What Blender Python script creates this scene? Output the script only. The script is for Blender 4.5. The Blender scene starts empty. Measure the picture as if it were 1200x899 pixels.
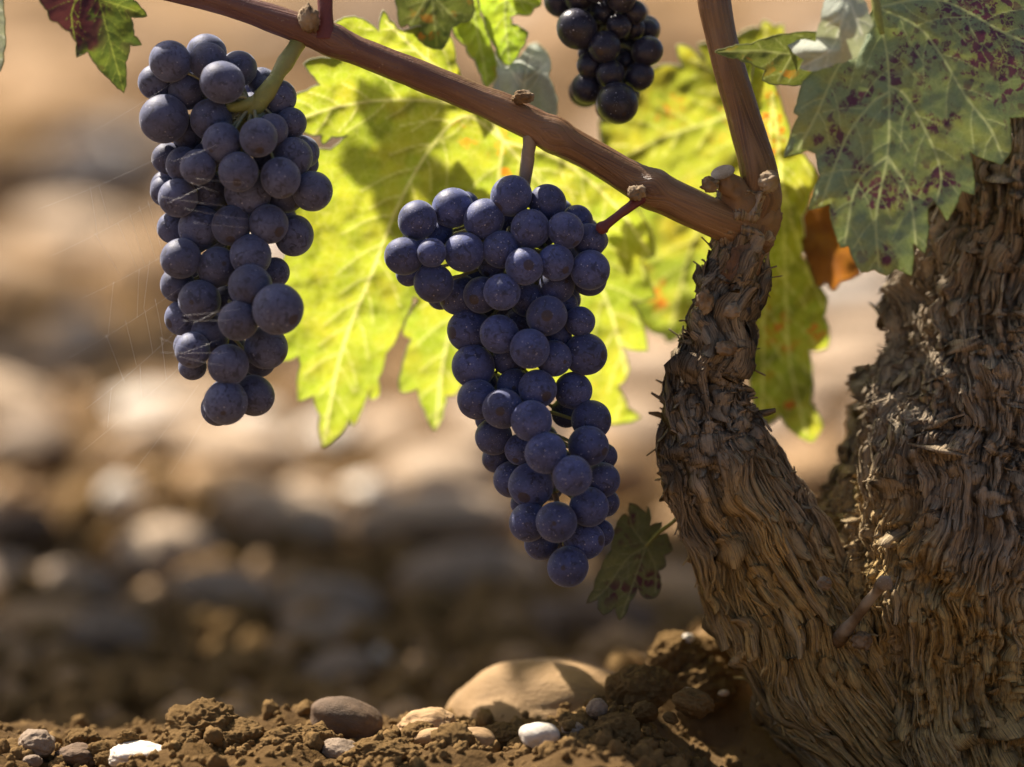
import bpy, math, random
import numpy as np
from mathutils import Vector, Matrix, Euler, geometry

random.seed(7)
rng = np.random.default_rng(7)
scene = bpy.context.scene
COL = scene.collection
R = math.radians

# ------------------------------------------------------------------ camera, sky, sun, exposure
H, PITCH, D = 0.41, R(8), 1.5          # camera height, downward pitch, focus distance (metres)
S = 0.4 / 1200 / D                     # metres per photo pixel per metre of distance
cd = bpy.data.cameras.new('camera')
cam = bpy.data.objects.new('camera', cd)
COL.objects.link(cam)
cam.location = (0, 0, H)
cam.rotation_euler = (R(90) - PITCH, 0, 0)
cd.sensor_width = 36
cd.lens = 135
cd.clip_start = 0.05
cd.clip_end = 400
cd.dof.use_dof = True
cd.dof.focus_distance = D + 0.0
cd.dof.aperture_fstop = 3.2
scene.camera = cam

SUN = np.array([-0.44, 0.47, 0.77]); SUN /= np.linalg.norm(SUN)   # direction towards the sun
w = bpy.data.worlds.new('World'); scene.world = w; w.use_nodes = True
nt = w.node_tree
sky = nt.nodes.new('ShaderNodeTexSky'); sky.sky_type = 'NISHITA'; sky.sun_disc = False
sky.sun_elevation = math.asin(SUN[2]); sky.sun_rotation = math.atan2(SUN[0], SUN[1])
sky.air_density = 0.6; sky.dust_density = 4.0; sky.ozone_density = 0.2
bg = nt.nodes['Background']; bg.inputs['Strength'].default_value = 0.07
nt.links.new(sky.outputs[0], bg.inputs[0])
sd = bpy.data.lights.new('sun', 'SUN'); sun = bpy.data.objects.new('sun', sd); COL.objects.link(sun)
sd.energy = 5.0; sd.angle = R(0.5); sd.color = (1, 0.90, 0.77)
sun.location = (-2, 4, 6)
sun.rotation_euler = Vector(SUN).to_track_quat('Z', 'Y').to_euler()
scene.view_settings.view_transform = 'Standard'
scene.view_settings.look = 'None'
scene.view_settings.gamma = 1
scene.view_settings.exposure = 1.2
scene.render.engine = 'CYCLES'
scene.cycles.max_bounces = 8
scene.cycles.diffuse_bounces = 4
scene.cycles.transmission_bounces = 4
scene.cycles.sample_clamp_indirect = 6
scene.cycles.use_denoising = True

# ------------------------------------------------------------------ helpers
FW = np.array([0, math.cos(PITCH), -math.sin(PITCH)])
UP = np.array([0, math.sin(PITCH), math.cos(PITCH)])
RT = np.array([1., 0, 0])
CAM = np.array([0, 0, H])

def P(px, py, d):
    """World point seen at photo position px,py lying d metres behind the focus plane."""
    px, py, d = np.broadcast_arrays(np.asarray(px, float), np.asarray(py, float), np.asarray(d, float))
    k = (D + d)
    return CAM + (k[..., None] * FW + ((px - 600) * S * k)[..., None] * RT - ((py - 449.5) * S * k)[..., None] * UP)

PX = 0.4 / 1200                        # one photo pixel at the focus plane

def hash3(ix, iy, iz, seed):
    h = (ix * 374761393 + iy * 668265263 + iz * 2147483647 + seed * 974634777) & 0xffffffff
    h = ((h ^ (h >> 13)) * 1274126177) & 0xffffffff
    h = ((h ^ (h >> 16)) * 2246822519) & 0xffffffff
    return ((h ^ (h >> 15)) & 0xffffff) / float(0xffffff) * 2 - 1

def noise(p, seed=0):
    p = np.asarray(p, float)
    i = np.floor(p).astype(np.int64); f = p - i
    u = f * f * f * (f * (f * 6 - 15) + 10)
    r = 0
    for dx in (0, 1):
        wx = u[..., 0] if dx else 1 - u[..., 0]
        for dy in (0, 1):
            wy = u[..., 1] if dy else 1 - u[..., 1]
            for dz in (0, 1):
                wz = u[..., 2] if dz else 1 - u[..., 2]
                r = r + wx * wy * wz * hash3(i[..., 0] + dx, i[..., 1] + dy, i[..., 2] + dz, seed)
    return r

def fbm(p, octv=4, seed=0, gain=0.5):
    a, t, r = 1.0, 0.0, 0
    p = np.asarray(p, float)
    for o in range(octv):
        r = r + a * noise(p * 2 ** o + o * 17.3, seed + o); t += a; a *= gain
    return r / t

def mk(name, v, f, mats=None, parent=None, smooth=True, loc=None, attrs=None, midx=None):
    """Link ONE mesh object; v are world coordinates, loc becomes its origin."""
    v = np.asarray(v, float)
    base = np.zeros(3) if loc is None else np.asarray(loc, float)
    me = bpy.data.meshes.new(name)
    me.from_pydata((v - base).tolist(), [], [tuple(int(i) for i in q) for q in f])
    if smooth:
        me.polygons.foreach_set('use_smooth', [True] * len(me.polygons))
    for m in (mats if isinstance(mats, (list, tuple)) else [mats]):
        if m: me.materials.append(m)
    if midx is not None: me.polygons.foreach_set('material_index', midx)
    for k, a in (attrs or {}).items():
        at = me.attributes.new(k, 'FLOAT', 'POINT'); at.data.foreach_set('value', np.asarray(a, np.float32))
    me.update()
    o = bpy.data.objects.new(name, me); COL.objects.link(o)
    if parent is not None:
        o.parent = parent; o.location = base - np.array(parent.location)
    else:
        o.location = base
    return o

def tag(o, label, cat, group=None):
    o['label'] = label; o['category'] = cat
    if group: o['group'] = group
    return o

def thing(name, label, cat, loc, group=None):
    o = bpy.data.objects.new(name, None); COL.objects.link(o)
    o.empty_display_size = 0.01; o.location = loc
    return tag(o, label, cat, group)

def catmull(pts, n):
    pts = np.asarray(pts, float)
    e = np.vstack([2 * pts[0] - pts[1], pts, 2 * pts[-1] - pts[-2]])
    out = []
    m = len(pts) - 1
    for t in np.linspace(0, m, n):
        i = min(int(t), m - 1); u = t - i
        a, b, c, d_ = e[i], e[i + 1], e[i + 2], e[i + 3]
        out.append(0.5 * ((2 * b) + (c - a) * u + (2 * a - 5 * b + 4 * c - d_) * u * u + (3 * b - a - 3 * c + d_) * u ** 3))
    return np.array(out)

def frames(path):
    t = np.gradient(path, axis=0); t /= np.linalg.norm(t, axis=1)[:, None]
    ref = np.array([0, -1., 0.05])
    n = ref - (t @ ref)[:, None] * t
    n /= np.linalg.norm(n, axis=1)[:, None]
    b = np.cross(t, n)
    return t, n, b

def tube(path, rad, segs=12, disp=None, cap=True):
    """Swept tube; disp(pos, s, theta, r) gives a radial offset."""
    path = np.asarray(path, float); rad = np.broadcast_to(np.asarray(rad, float), (len(path),))
    t, n, b = frames(path)
    th = np.linspace(0, 2 * np.pi, segs, endpoint=False)
    dirs = np.cos(th)[None, :, None] * n[:, None] + np.sin(th)[None, :, None] * b[:, None]
    pos = path[:, None] + dirs * rad[:, None, None]
    if disp is not None:
        s = np.concatenate([[0], np.cumsum(np.linalg.norm(np.diff(path, axis=0), axis=1))])
        o = disp(pos, np.broadcast_to(s[:, None], pos.shape[:2]), np.broadcast_to(th[None], pos.shape[:2]), np.broadcast_to(rad[:, None], pos.shape[:2]))
        pos = pos + dirs * o[..., None]
    N = len(path)
    v = pos.reshape(-1, 3)
    f = []
    for i in range(N - 1):
        for j in range(segs):
            k = (j + 1) % segs
            f.append((i * segs + j, i * segs + k, (i + 1) * segs + k, (i + 1) * segs + j))
    if cap:
        v = np.vstack([v, path[0] - t[0] * rad[0] * 0.25, path[-1] + t[-1] * rad[-1] * 0.25])
        c0, c1 = len(v) - 2, len(v) - 1
        for j in range(segs):
            k = (j + 1) % segs
            f.append((k, j, c0)); f.append(((N - 1) * segs + j, (N - 1) * segs + k, c1))
    return v, f

class MB:
    def __init__(s): s.v = []; s.f = []; s.n = 0; s.m = []
    def add(s, v, f, m=0):
        s.v.append(np.asarray(v)); s.f += [tuple(i + s.n for i in q) for q in f]; s.n += len(v); s.m += [m] * len(f)
    def build(s, name, mats, parent=None, loc=None, smooth=True, attrs=None):
        return mk(name, np.vstack(s.v), s.f, mats, parent, smooth, loc, attrs, midx=s.m)

def ico(sub):
    import bmesh
    bm = bmesh.new(); bmesh.ops.create_icosphere(bm, subdivisions=sub, radius=1)
    v = np.array([p.co[:] for p in bm.verts]); f = [[q.index for q in p.verts] for p in bm.faces]
    bm.free()
    return v, f
ICO = {k: ico(k) for k in (1, 2, 3, 4, 5, 6)}

# ------------------------------------------------------------------ materials
class NT:
    def __init__(s, name):
        s.mat = bpy.data.materials.new(name); s.mat.use_nodes = True
        s.t = s.mat.node_tree; s.t.nodes.clear()
        s.out = s.t.nodes.new('ShaderNodeOutputMaterial')
    def n(s, typ, **kw):
        nd = s.t.nodes.new(typ)
        for k, v in kw.items():
            if k.startswith('i_'):
                key = k[2:].replace('_', ' ')
                s.put(nd.inputs[int(key)] if key.isdigit() else nd.inputs[key], v)
            else: setattr(nd, k, v)
        return nd
    def put(s, sock, v):
        if hasattr(v, 'is_output'): s.t.links.new(v, sock)
        else:
            try: sock.default_value = v
            except Exception: sock.default_value = tuple(v) + (1,)
    def noise(s, vec, scale, detail=4, rough=0.55, dist=0):
        return s.n('ShaderNodeTexNoise', i_Vector=vec, i_Scale=scale, i_Detail=detail, i_Roughness=rough, i_Distortion=dist).outputs['Fac']
    def mr(s, val, a, b, c=0.0, d=1.0):
        return s.n('ShaderNodeMapRange', i_0=val, i_1=a, i_2=b, i_3=c, i_4=d).outputs[0]
    def math(s, op, a, b=0.0):
        return s.n('ShaderNodeMath', operation=op, i_0=a, i_1=b).outputs[0]
    def mix(s, fac, a, b):
        nd = s.t.nodes.new('ShaderNodeMix'); nd.data_type = 'RGBA'
        s.put(nd.inputs[0], fac)
        for i, v in ((6, a), (7, b)):
            if hasattr(v, 'is_output'): s.t.links.new(v, nd.inputs[i])
            else: nd.inputs[i].default_value = tuple(v)[:3] + (1,)
        return nd.outputs[2]
    def obj(s, rand=False):
        c = s.n('ShaderNodeTexCoord').outputs['Object']
        if rand:
            r = s.n('ShaderNodeObjectInfo').outputs['Random']
            m = s.math('MULTIPLY', r, 97.0)
            c = s.n('ShaderNodeVectorMath', operation='ADD', i_0=c, i_1=m).outputs[0]
        return c
    def attr(s, name): return s.n('ShaderNodeAttribute', attribute_name=name).outputs['Fac']
    def rand(s): return s.n('ShaderNodeObjectInfo').outputs['Random']
    def bump(s, h, strength, dist):
        return s.n('ShaderNodeBump', i_Height=h, i_Strength=strength, i_Distance=dist).outputs[0]
    def done(s, shader): s.t.links.new(shader, s.out.inputs[0]); return s.mat
    def principled(s, col, rough=0.7, spec=0.3, normal=None, **kw):
        p = s.n('ShaderNodeBsdfPrincipled')
        s.put(p.inputs['Base Color'], col if hasattr(col, 'is_output') else tuple(col)[:3] + (1,))
        s.put(p.inputs['Roughness'], rough); s.put(p.inputs['Specular IOR Level'], spec)
        for k, v in kw.items(): s.put(p.inputs[k.replace('_', ' ')], v)
        if normal is not None: s.put(p.inputs['Normal'], normal)
        return p.outputs[0]

def grape_mat(name, skin, bloom, lo, hi, rough, speck, spec=0.35, sheen=0.3):
    m = NT(name); c = m.obj(True); oc = m.obj()
    nz = m.noise(c, 1.3, 5, 0.6); fine = m.noise(c, 9, 4, 0.65)
    fac = m.math('ADD', m.mr(nz, 0.3, 0.7, lo, hi), m.mr(fine, 0.3, 0.7, -0.14, 0.14))
    rub = m.mr(m.noise(c, 2.6, 3, 0.5, 1.2), 0.52, 0.66, 1.0, 0.3)
    col = m.mix(m.math('MULTIPLY', fac, rub), skin, bloom)
    hue = m.mix(m.mr(m.rand(), 0, 1, 0, 0.5), col, (0.030, 0.028, 0.048))
    vo = m.n('ShaderNodeTexVoronoi', i_Vector=c, i_Scale=5.0)
    near = m.mr(vo.outputs['Distance'], 0.07, 0.20, 1, 0)
    pick = m.n('ShaderNodeSeparateColor', i_0=vo.outputs['Color']).outputs[0]
    dot = m.math('MULTIPLY', near, m.math('LESS_THAN', pick, speck))
    vo2 = m.n('ShaderNodeTexVoronoi', i_Vector=c, i_Scale=11.0)
    pick2 = m.n('ShaderNodeSeparateColor', i_0=vo2.outputs['Color']).outputs[1]
    dot2 = m.math('MULTIPLY', m.mr(vo2.outputs['Distance'], 0.08, 0.22, 0.6, 0), m.math('LESS_THAN', pick2, speck * 0.9))
    col = m.mix(m.math('MAXIMUM', dot, dot2), hue, (0.42, 0.42, 0.5))
    # stylar scar at the lower pole
    z = m.n('ShaderNodeSeparateXYZ', i_0=oc).outputs[2]
    col = m.mix(m.mr(z, -0.993, -0.998, 0, 0.8), col, (0.045, 0.03, 0.025))
    r = m.mr(fac, 0.2, 0.9, rough - 0.12, rough + 0.1)
    return m.done(m.principled(col, r, spec, m.bump(fine, 0.08, 0.02), Sheen_Weight=sheen, Sheen_Roughness=0.45, Sheen_Tint=(0.75, 0.8, 1.0, 1)))

M = {}
M['grape_blue'] = grape_mat('grape_skin_blue_bloom', (0.010, 0.010, 0.024), (0.094, 0.122, 0.33), 0.34, 0.9, 0.55, 0.42)
M['grape_grey'] = grape_mat('grape_skin_grey_bloom', (0.012, 0.010, 0.018), (0.132, 0.152, 0.285), 0.4, 0.88, 0.58, 0.25)
M['grape_dark'] = grape_mat('grape_skin_dark', (0.008, 0.006, 0.010), (0.06, 0.06, 0.10), 0.08, 0.5, 0.42, 0.22, 0.35, 0.06)

def leaf_mat(name, cols, trans, vein, spot=None, spot_scale=220, tr=0.6, rough=0.5, spec=0.25, bump=0.35, spot2=None):
    """cols: three front colours; trans: three see-through colours; spots follow the 'dens' attribute, bounded by the vein net."""
    m = NT(name); c = m.obj()
    n1 = m.noise(c, 28, 4, 0.6); n2 = m.noise(c, 330, 3, 0.6); n3 = m.noise(c, 70, 3, 0.5)
    net = m.n('ShaderNodeTexVoronoi', feature='DISTANCE_TO_EDGE', i_Vector=c, i_Scale=230.0).outputs[0]
    netf = m.mr(net, 0.0, 0.07, 0.28, 0)
    net2 = m.n('ShaderNodeTexVoronoi', feature='DISTANCE_TO_EDGE', i_Vector=c, i_Scale=900.0).outputs[0]
    cell = m.mr(net2, 0.0, 0.25, 0.16, 0)
    v = m.math('MAXIMUM', m.attr('vein'), m.math('MAXIMUM', netf, cell))
    f1 = m.mr(n1, 0.36, 0.64); f2 = m.mr(n3, 0.45, 0.75)
    def tri(t):
        a = m.mix(f1, t[0], t[1]); a = m.mix(f2, a, t[2])
        return m.mix(m.mr(n2, 0.25, 0.75, 0, 0.3), a, [x * 0.55 for x in t[1]])
    cf, ct = tri(cols), tri(trans)
    cf = m.mix(m.math('MULTIPLY', v, 0.75), cf, vein); ct = m.mix(m.math('MULTIPLY', v, 0.85), ct, [min(1, x * 1.25) for x in vein])
    for sp, seed, sc in ((spot, 0.0, spot_scale), (spot2, 5.7, spot_scale * 0.5)):
        if not sp: continue
        c2 = m.n('ShaderNodeVectorMath', operation='ADD', i_0=c, i_1=(seed, seed, seed)).outputs[0]
        wob = m.n('ShaderNodeTexNoise', i_Vector=c2, i_Scale=sc * 1.2).outputs['Color']
        c3 = m.n('ShaderNodeVectorMath', operation='MULTIPLY_ADD', i_0=wob, i_1=(0.004, 0.004, 0.004), i_2=c2).outputs[0]
        vo = m.n('ShaderNodeTexVoronoi', i_Vector=c3, i_Scale=sc)
        ed = m.n('ShaderNodeTexVoronoi', feature='DISTANCE_TO_EDGE', i_Vector=c3, i_Scale=sc).outputs[0]
        rnd = m.n('ShaderNodeSeparateColor', i_0=vo.outputs['Color']).outputs[0]
        th = m.math('ADD', m.attr('dens'), m.mr(m.noise(c2, sc * 0.3, 2, 0.5), 0.3, 0.7, -0.35, 0.35))
        mask = m.math('MULTIPLY', m.mr(m.math('SUBTRACT', th, rnd), -0.14, 0.26), m.mr(ed, 0.03, 0.12))
        mask = m.math('MULTIPLY', m.math('MAXIMUM', mask, m.mr(m.attr('dens'), 1.0, 1.25, 0, 0.95)), m.mr(m.attr('vein'), 0.2, 0.6, 0.92, 0.1))
        cf = m.mix(mask, cf, sp[0]); ct = m.mix(mask, ct, sp[1])
    bmp = m.bump(m.math('ADD', m.math('MULTIPLY', v, 0.8), n2), bump, 0.0006)
    dif = m.principled(cf, rough, spec, bmp)
    tl = m.n('ShaderNodeBsdfTranslucent'); m.put(tl.inputs['Color'], ct); m.put(tl.inputs['Normal'], bmp)
    mx = m.n('ShaderNodeMixShader', i_0=tr); m.t.links.new(dif, mx.inputs[1]); m.t.links.new(tl.outputs[0], mx.inputs[2])
    return m.done(mx.outputs[0])

M['leaf_yellow'] = leaf_mat('yellow_green_leaf', [(0.27, 0.33, 0.04), (0.20, 0.28, 0.04), (0.36, 0.35, 0.05)],
    [(0.37, 0.42, 0.012), (0.28, 0.37, 0.010), (0.46, 0.43, 0.012)], (0.66, 0.62, 0.24),
    spot=((0.42, 0.14, 0.03), (0.85, 0.26, 0.02)), spot_scale=330, tr=0.66, bump=0.15)
M['leaf_back'] = leaf_mat('yellow_leaf_rust_spots', [(0.30, 0.33, 0.04), (0.20, 0.28, 0.04), (0.42, 0.36, 0.04)],
    [(0.36, 0.38, 0.014), (0.25, 0.33, 0.014), (0.46, 0.37, 0.014)], (0.62, 0.60, 0.20),
    spot=((0.26, 0.08, 0.02), (0.62, 0.14, 0.02)), spot_scale=300, tr=0.62)
M['leaf_green'] = leaf_mat('grey_green_leaf', [(0.23, 0.30, 0.17), (0.19, 0.265, 0.155), (0.33, 0.36, 0.10)],
    [(0.12, 0.18, 0.03), (0.10, 0.15, 0.03), (0.25, 0.28, 0.03)], (0.46, 0.52, 0.25),
    spot=((0.095, 0.038, 0.078), (0.10, 0.02, 0.04)), spot_scale=480, tr=0.22, rough=0.55, spec=0.2,
    spot2=((0.090, 0.036, 0.078), (0.10, 0.02, 0.04)))
M['leaf_fresh'] = leaf_mat('fresh_green_leaf', [(0.16, 0.22, 0.03), (0.11, 0.18, 0.03), (0.2, 0.24, 0.04)],
    [(0.55, 0.70, 0.03), (0.38, 0.58, 0.03), (0.60, 0.66, 0.03)], (0.45, 0.52, 0.16),
    spot=((0.3, 0.12, 0.03), (0.5, 0.2, 0.02)), tr=0.6)
M['leaf_olive'] = leaf_mat('olive_green_leaf', [(0.105, 0.135, 0.035), (0.08, 0.115, 0.035), (0.12, 0.14, 0.04)],
    [(0.13, 0.16, 0.02), (0.10, 0.13, 0.02), (0.15, 0.16, 0.02)], (0.26, 0.28, 0.10),
    spot=((0.3, 0.12, 0.03), (0.5, 0.2, 0.02)), tr=0.4)
M['leaf_downy'] = leaf_mat('pale_downy_leaf_underside', [(0.50, 0.53, 0.46), (0.42, 0.46, 0.38), (0.52, 0.54, 0.44)],
    [(0.30, 0.36, 0.16), (0.26, 0.32, 0.14), (0.3, 0.34, 0.16)], (0.66, 0.67, 0.56), tr=0.3, rough=0.85, spec=0.1, bump=0.6)
M['leaf_purple'] = leaf_mat('leaf_turning_purple', [(0.10, 0.165, 0.03), (0.085, 0.14, 0.035), (0.20, 0.25, 0.03)],
    [(0.09, 0.13, 0.02), (0.07, 0.11, 0.02), (0.26, 0.30, 0.02)], (0.24, 0.28, 0.05),
    spot=((0.085, 0.032, 0.045), (0.075, 0.02, 0.02)), spot_scale=140, tr=0.4,
    spot2=((0.075, 0.028, 0.042), (0.07, 0.02, 0.02)))
M['leaf_dry'] = leaf_mat('dry_brown_leaf', [(0.20, 0.10, 0.03), (0.14, 0.07, 0.02), (0.28, 0.15, 0.03)],
    [(0.45, 0.17, 0.02), (0.30, 0.10, 0.02), (0.6, 0.28, 0.02)], (0.22, 0.10, 0.04), tr=0.5, rough=0.8)
M['leaf_small'] = leaf_mat('dull_green_drooping_leaf', [(0.115, 0.125, 0.065), (0.10, 0.11, 0.055), (0.15, 0.15, 0.075)],
    [(0.14, 0.14, 0.05), (0.12, 0.12, 0.04), (0.16, 0.16, 0.06)], (0.22, 0.22, 0.12),
    spot=((0.075, 0.026, 0.045), (0.08, 0.02, 0.03)), spot_scale=150, tr=0.3, rough=0.75)

def margin_mat(name, col, tr=0.35):
    m = NT(name)
    dif = m.principled(col, 0.8, 0.15)
    tl = m.n('ShaderNodeBsdfTranslucent'); m.put(tl.inputs[0], tuple(col) + (1,))
    mx = m.n('ShaderNodeMixShader', i_0=tr); m.t.links.new(dif, mx.inputs[1]); m.t.links.new(tl.outputs[0], mx.inputs[2])
    return m.done(mx.outputs[0])
M['margin_pale'] = margin_mat('leaf_margin_downy', (0.66, 0.68, 0.45))
M['margin_green'] = margin_mat('leaf_margin_green', (0.26, 0.30, 0.12))
M['margin_dark'] = margin_mat('leaf_margin_dull', (0.16, 0.15, 0.08))

def stem_mat(name, a, b, c, sc=60, rough=0.5, spec=0.35, stretch=None):
    m = NT(name); co = m.obj()
    n1 = m.noise(co, sc, 4, 0.6); n2 = m.noise(co, sc * 9, 4, 0.6); n3 = m.noise(co, sc * 0.35, 2, 0.5)
    col = m.mix(m.mr(n1, 0.35, 0.65), a, b); col = m.mix(m.mr(n3, 0.4, 0.65), col, c)
    col = m.mix(m.mr(n2, 0.55, 0.8, 0, 0.5), col, [x * 1.8 for x in a])
    return m.done(m.principled(col, rough, spec, m.bump(n2, 0.4, 0.0008)))
M['stem_green'] = stem_mat('green_bunch_stem', (0.22, 0.25, 0.05), (0.17, 0.21, 0.05), (0.26, 0.25, 0.08))
M['stem_grey'] = stem_mat('greyish_bunch_stem', (0.26, 0.21, 0.19), (0.20, 0.15, 0.14), (0.25, 0.20, 0.15))
M['stem_pale'] = stem_mat('pale_pedicels', (0.26, 0.28, 0.13), (0.2, 0.2, 0.1), (0.28, 0.26, 0.16))
M['petiole_red'] = stem_mat('purple_red_petiole', (0.13, 0.028, 0.035), (0.10, 0.022, 0.03), (0.17, 0.06, 0.04))
M['bud'] = stem_mat('dry_bud_scales', (0.20, 0.13, 0.07), (0.12, 0.08, 0.045), (0.33, 0.26, 0.18), 300, 0.9, 0.1)
M['cut'] = stem_mat('weathered_cut_wood', (0.42, 0.37, 0.31), (0.30, 0.25, 0.2), (0.2, 0.15, 0.1), 200, 0.9, 0.1)

M['knot'] = stem_mat('woody_knot', (0.13, 0.066, 0.031), (0.20, 0.113, 0.06), (0.26, 0.18, 0.105), 90, 0.6, 0.3)
def cane_mat():
    m = NT('reddish_brown_cane_bark')
    s_ = m.attr('along'); t_ = m.attr('around')
    v = m.n('ShaderNodeCombineXYZ', i_0=m.math('MULTIPLY', s_, 14.0), i_1=m.math('MULTIPLY', t_, 900.0), i_2=0.0).outputs[0]
    streak = m.noise(v, 1.0, 4, 0.6)
    v2 = m.n('ShaderNodeCombineXYZ', i_0=m.math('MULTIPLY', s_, 22.0), i_1=m.math('MULTIPLY', t_, 120.0), i_2=2.0).outputs[0]
    big = m.noise(v2, 1.0, 3, 0.5)
    c = m.obj(); n2 = m.noise(c, 500, 4, 0.6)
    col = m.mix(m.mr(streak, 0.3, 0.7), (0.060, 0.026, 0.011), (0.25, 0.130, 0.058))
    col = m.mix(m.mr(big, 0.45, 0.7, 0, 0.8), col, (0.29, 0.175, 0.09))
    col = m.mix(m.mr(m.attr('purple'), 0, 1, 0, 0.6), col, (0.13, 0.048, 0.05))
    col = m.mix(m.mr(n2, 0.66, 0.72, 0, 0.5), col, (0.36, 0.27, 0.2))
    return m.done(m.principled(col, m.mr(streak, 0.3, 0.7, 0.30, 0.48), 0.5, m.bump(m.math('ADD', streak, m.math('MULTIPLY', n2, 0.5)), 0.6, 0.0016)))
M['cane'] = cane_mat()

def bark_mat(name, ochre):
    m = NT(name); c = m.obj()
    t = m.attr('tone'); n1 = m.noise(c, 30, 4, 0.6); n2 = m.noise(c, 420, 5, 0.65)
    def grain(u, v, z): return m.noise(m.n('ShaderNodeCombineXYZ', i_0=m.math('MULTIPLY', m.attr('gu'), u), i_1=m.math('MULTIPLY', m.attr('gv'), v), i_2=z).outputs[0], 1.0, 5, 0.65)
    g1 = grain(1500.0, 60.0, 1.0); g2 = grain(420.0, 25.0, 4.0)
    col = m.mix(m.mr(n1, 0.35, 0.65), (0.32, 0.245, 0.165), (0.52, 0.42, 0.30))
    warm = m.mix(m.mr(n2, 0.3, 0.7), (0.74, 0.50, 0.175), (0.54, 0.35, 0.115))
    col = m.mix(m.math('MULTIPLY', m.attr('warm'), 0.9), col, warm)  # ochre tint paints ground bounce into the lower bark
    col = m.mix(m.mr(t, 0.55, 1.0, 0, 0.65), col, (0.44, 0.37, 0.285))
    col = m.mix(m.mr(t, 0.35, 0.0, 0, 0.45), col, (0.12, 0.088, 0.062))
    col = m.mix(m.mr(n2, 0.5, 0.75, 0, 0.35), col, (0.36, 0.31, 0.24))
    col = m.mix(m.mr(g1, 0.52, 0.36, 0, 0.66), col, (0.068, 0.048, 0.031))
    col = m.mix(m.mr(g2, 0.56, 0.75, 0, 0.6), col, (0.58, 0.50, 0.38))
    h = m.math('ADD', m.math('MULTIPLY', g1, 1.2), m.math('ADD', m.math('MULTIPLY', g2, 0.8), m.math('MULTIPLY', n2, 0.7)))
    return m.done(m.principled(col, 0.9, 0.15, m.bump(h, 0.9, 0.0022)))
M['bark'] = bark_mat('shaggy_vine_bark', 0.5)

def stone_mat(name, a, b, dirt=0.4, rough=0.75):
    m = NT(name); c = m.obj(True)
    n1 = m.noise(c, 1.6, 5, 0.6); n2 = m.noise(c, 14, 5, 0.65); n3 = m.noise(c, 3.5, 4, 0.6, 0.6)
    col = m.mix(m.mr(n1, 0.3, 0.7), a, b)
    col = m.mix(m.mr(n3, 0.55, 0.68, 0, dirt), col, (0.15, 0.092, 0.042))
    col = m.mix(m.mr(n2, 0.6, 0.8, 0, 0.35), col, [x * 0.5 for x in b])
    hs = m.n('ShaderNodeHueSaturation', i_Color=col); m.put(hs.inputs['Value'], m.mr(m.rand(), 0, 1, 0.8, 1.15))
    return m.done(m.principled(hs.outputs[0], rough, 0.25, m.bump(n2, 0.35, 0.003)))
M['stone_pale'] = stone_mat('pale_pinkish_stone', (0.56, 0.42, 0.285), (0.45, 0.325, 0.21), 0.3)
M['stone_white'] = stone_mat('whitish_quartz_stone', (0.74, 0.66, 0.55), (0.62, 0.54, 0.44), 0.3, 0.6)
M['stone_tan'] = stone_mat('tan_stone', (0.45, 0.285, 0.14), (0.33, 0.20, 0.09), 0.3)
M['stone_ochre'] = stone_mat('ochre_boulder', (0.36, 0.225, 0.10), (0.28, 0.17, 0.072), 0.25)
M['stone_grey'] = stone_mat('grey_brown_stone', (0.32, 0.235, 0.16), (0.21, 0.15, 0.10), 0.5)
M['stone_brown'] = stone_mat('dark_brown_stone', (0.17, 0.105, 0.06), (0.10, 0.064, 0.038), 0.5)

def soil_mat(name, a, b, c_, sc, pale=None, bd=0.006):
    m = NT(name); c = m.obj()
    n1 = m.noise(c, sc, 5, 0.6); n2 = m.noise(c, sc * 12, 6, 0.7); n3 = m.noise(c, sc * 0.12, 3, 0.5)
    col = m.mix(m.mr(n1, 0.3, 0.7), a, b); col = m.mix(m.mr(n2, 0.52, 0.75, 0, 0.7), col, c_)
    col = m.mix(m.mr(n3, 0.4, 0.65, 0, 0.5), col, b)
    if pale: col = m.mix(m.math('MULTIPLY', m.attr('pale'), m.mr(n1, 0.25, 0.6, 0.5, 1)), col, pale)
    return m.done(m.principled(col, 0.95, 0.1, m.bump(n2, 0.7, bd)))
M['soil'] = soil_mat('stony_brown_soil', (0.125, 0.071, 0.024), (0.075, 0.042, 0.015), (0.24, 0.145, 0.052), 14, (0.29, 0.180, 0.080))
M['clod'] = soil_mat('dry_soil_clod', (0.26, 0.158, 0.060), (0.16, 0.095, 0.036), (0.42, 0.27, 0.11), 70, None, 0.0012)
M['web'] = (lambda m: m.done(m.principled((0.8, 0.8, 0.8), 0.35, 0.8)))(NT('spider_silk'))

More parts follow.
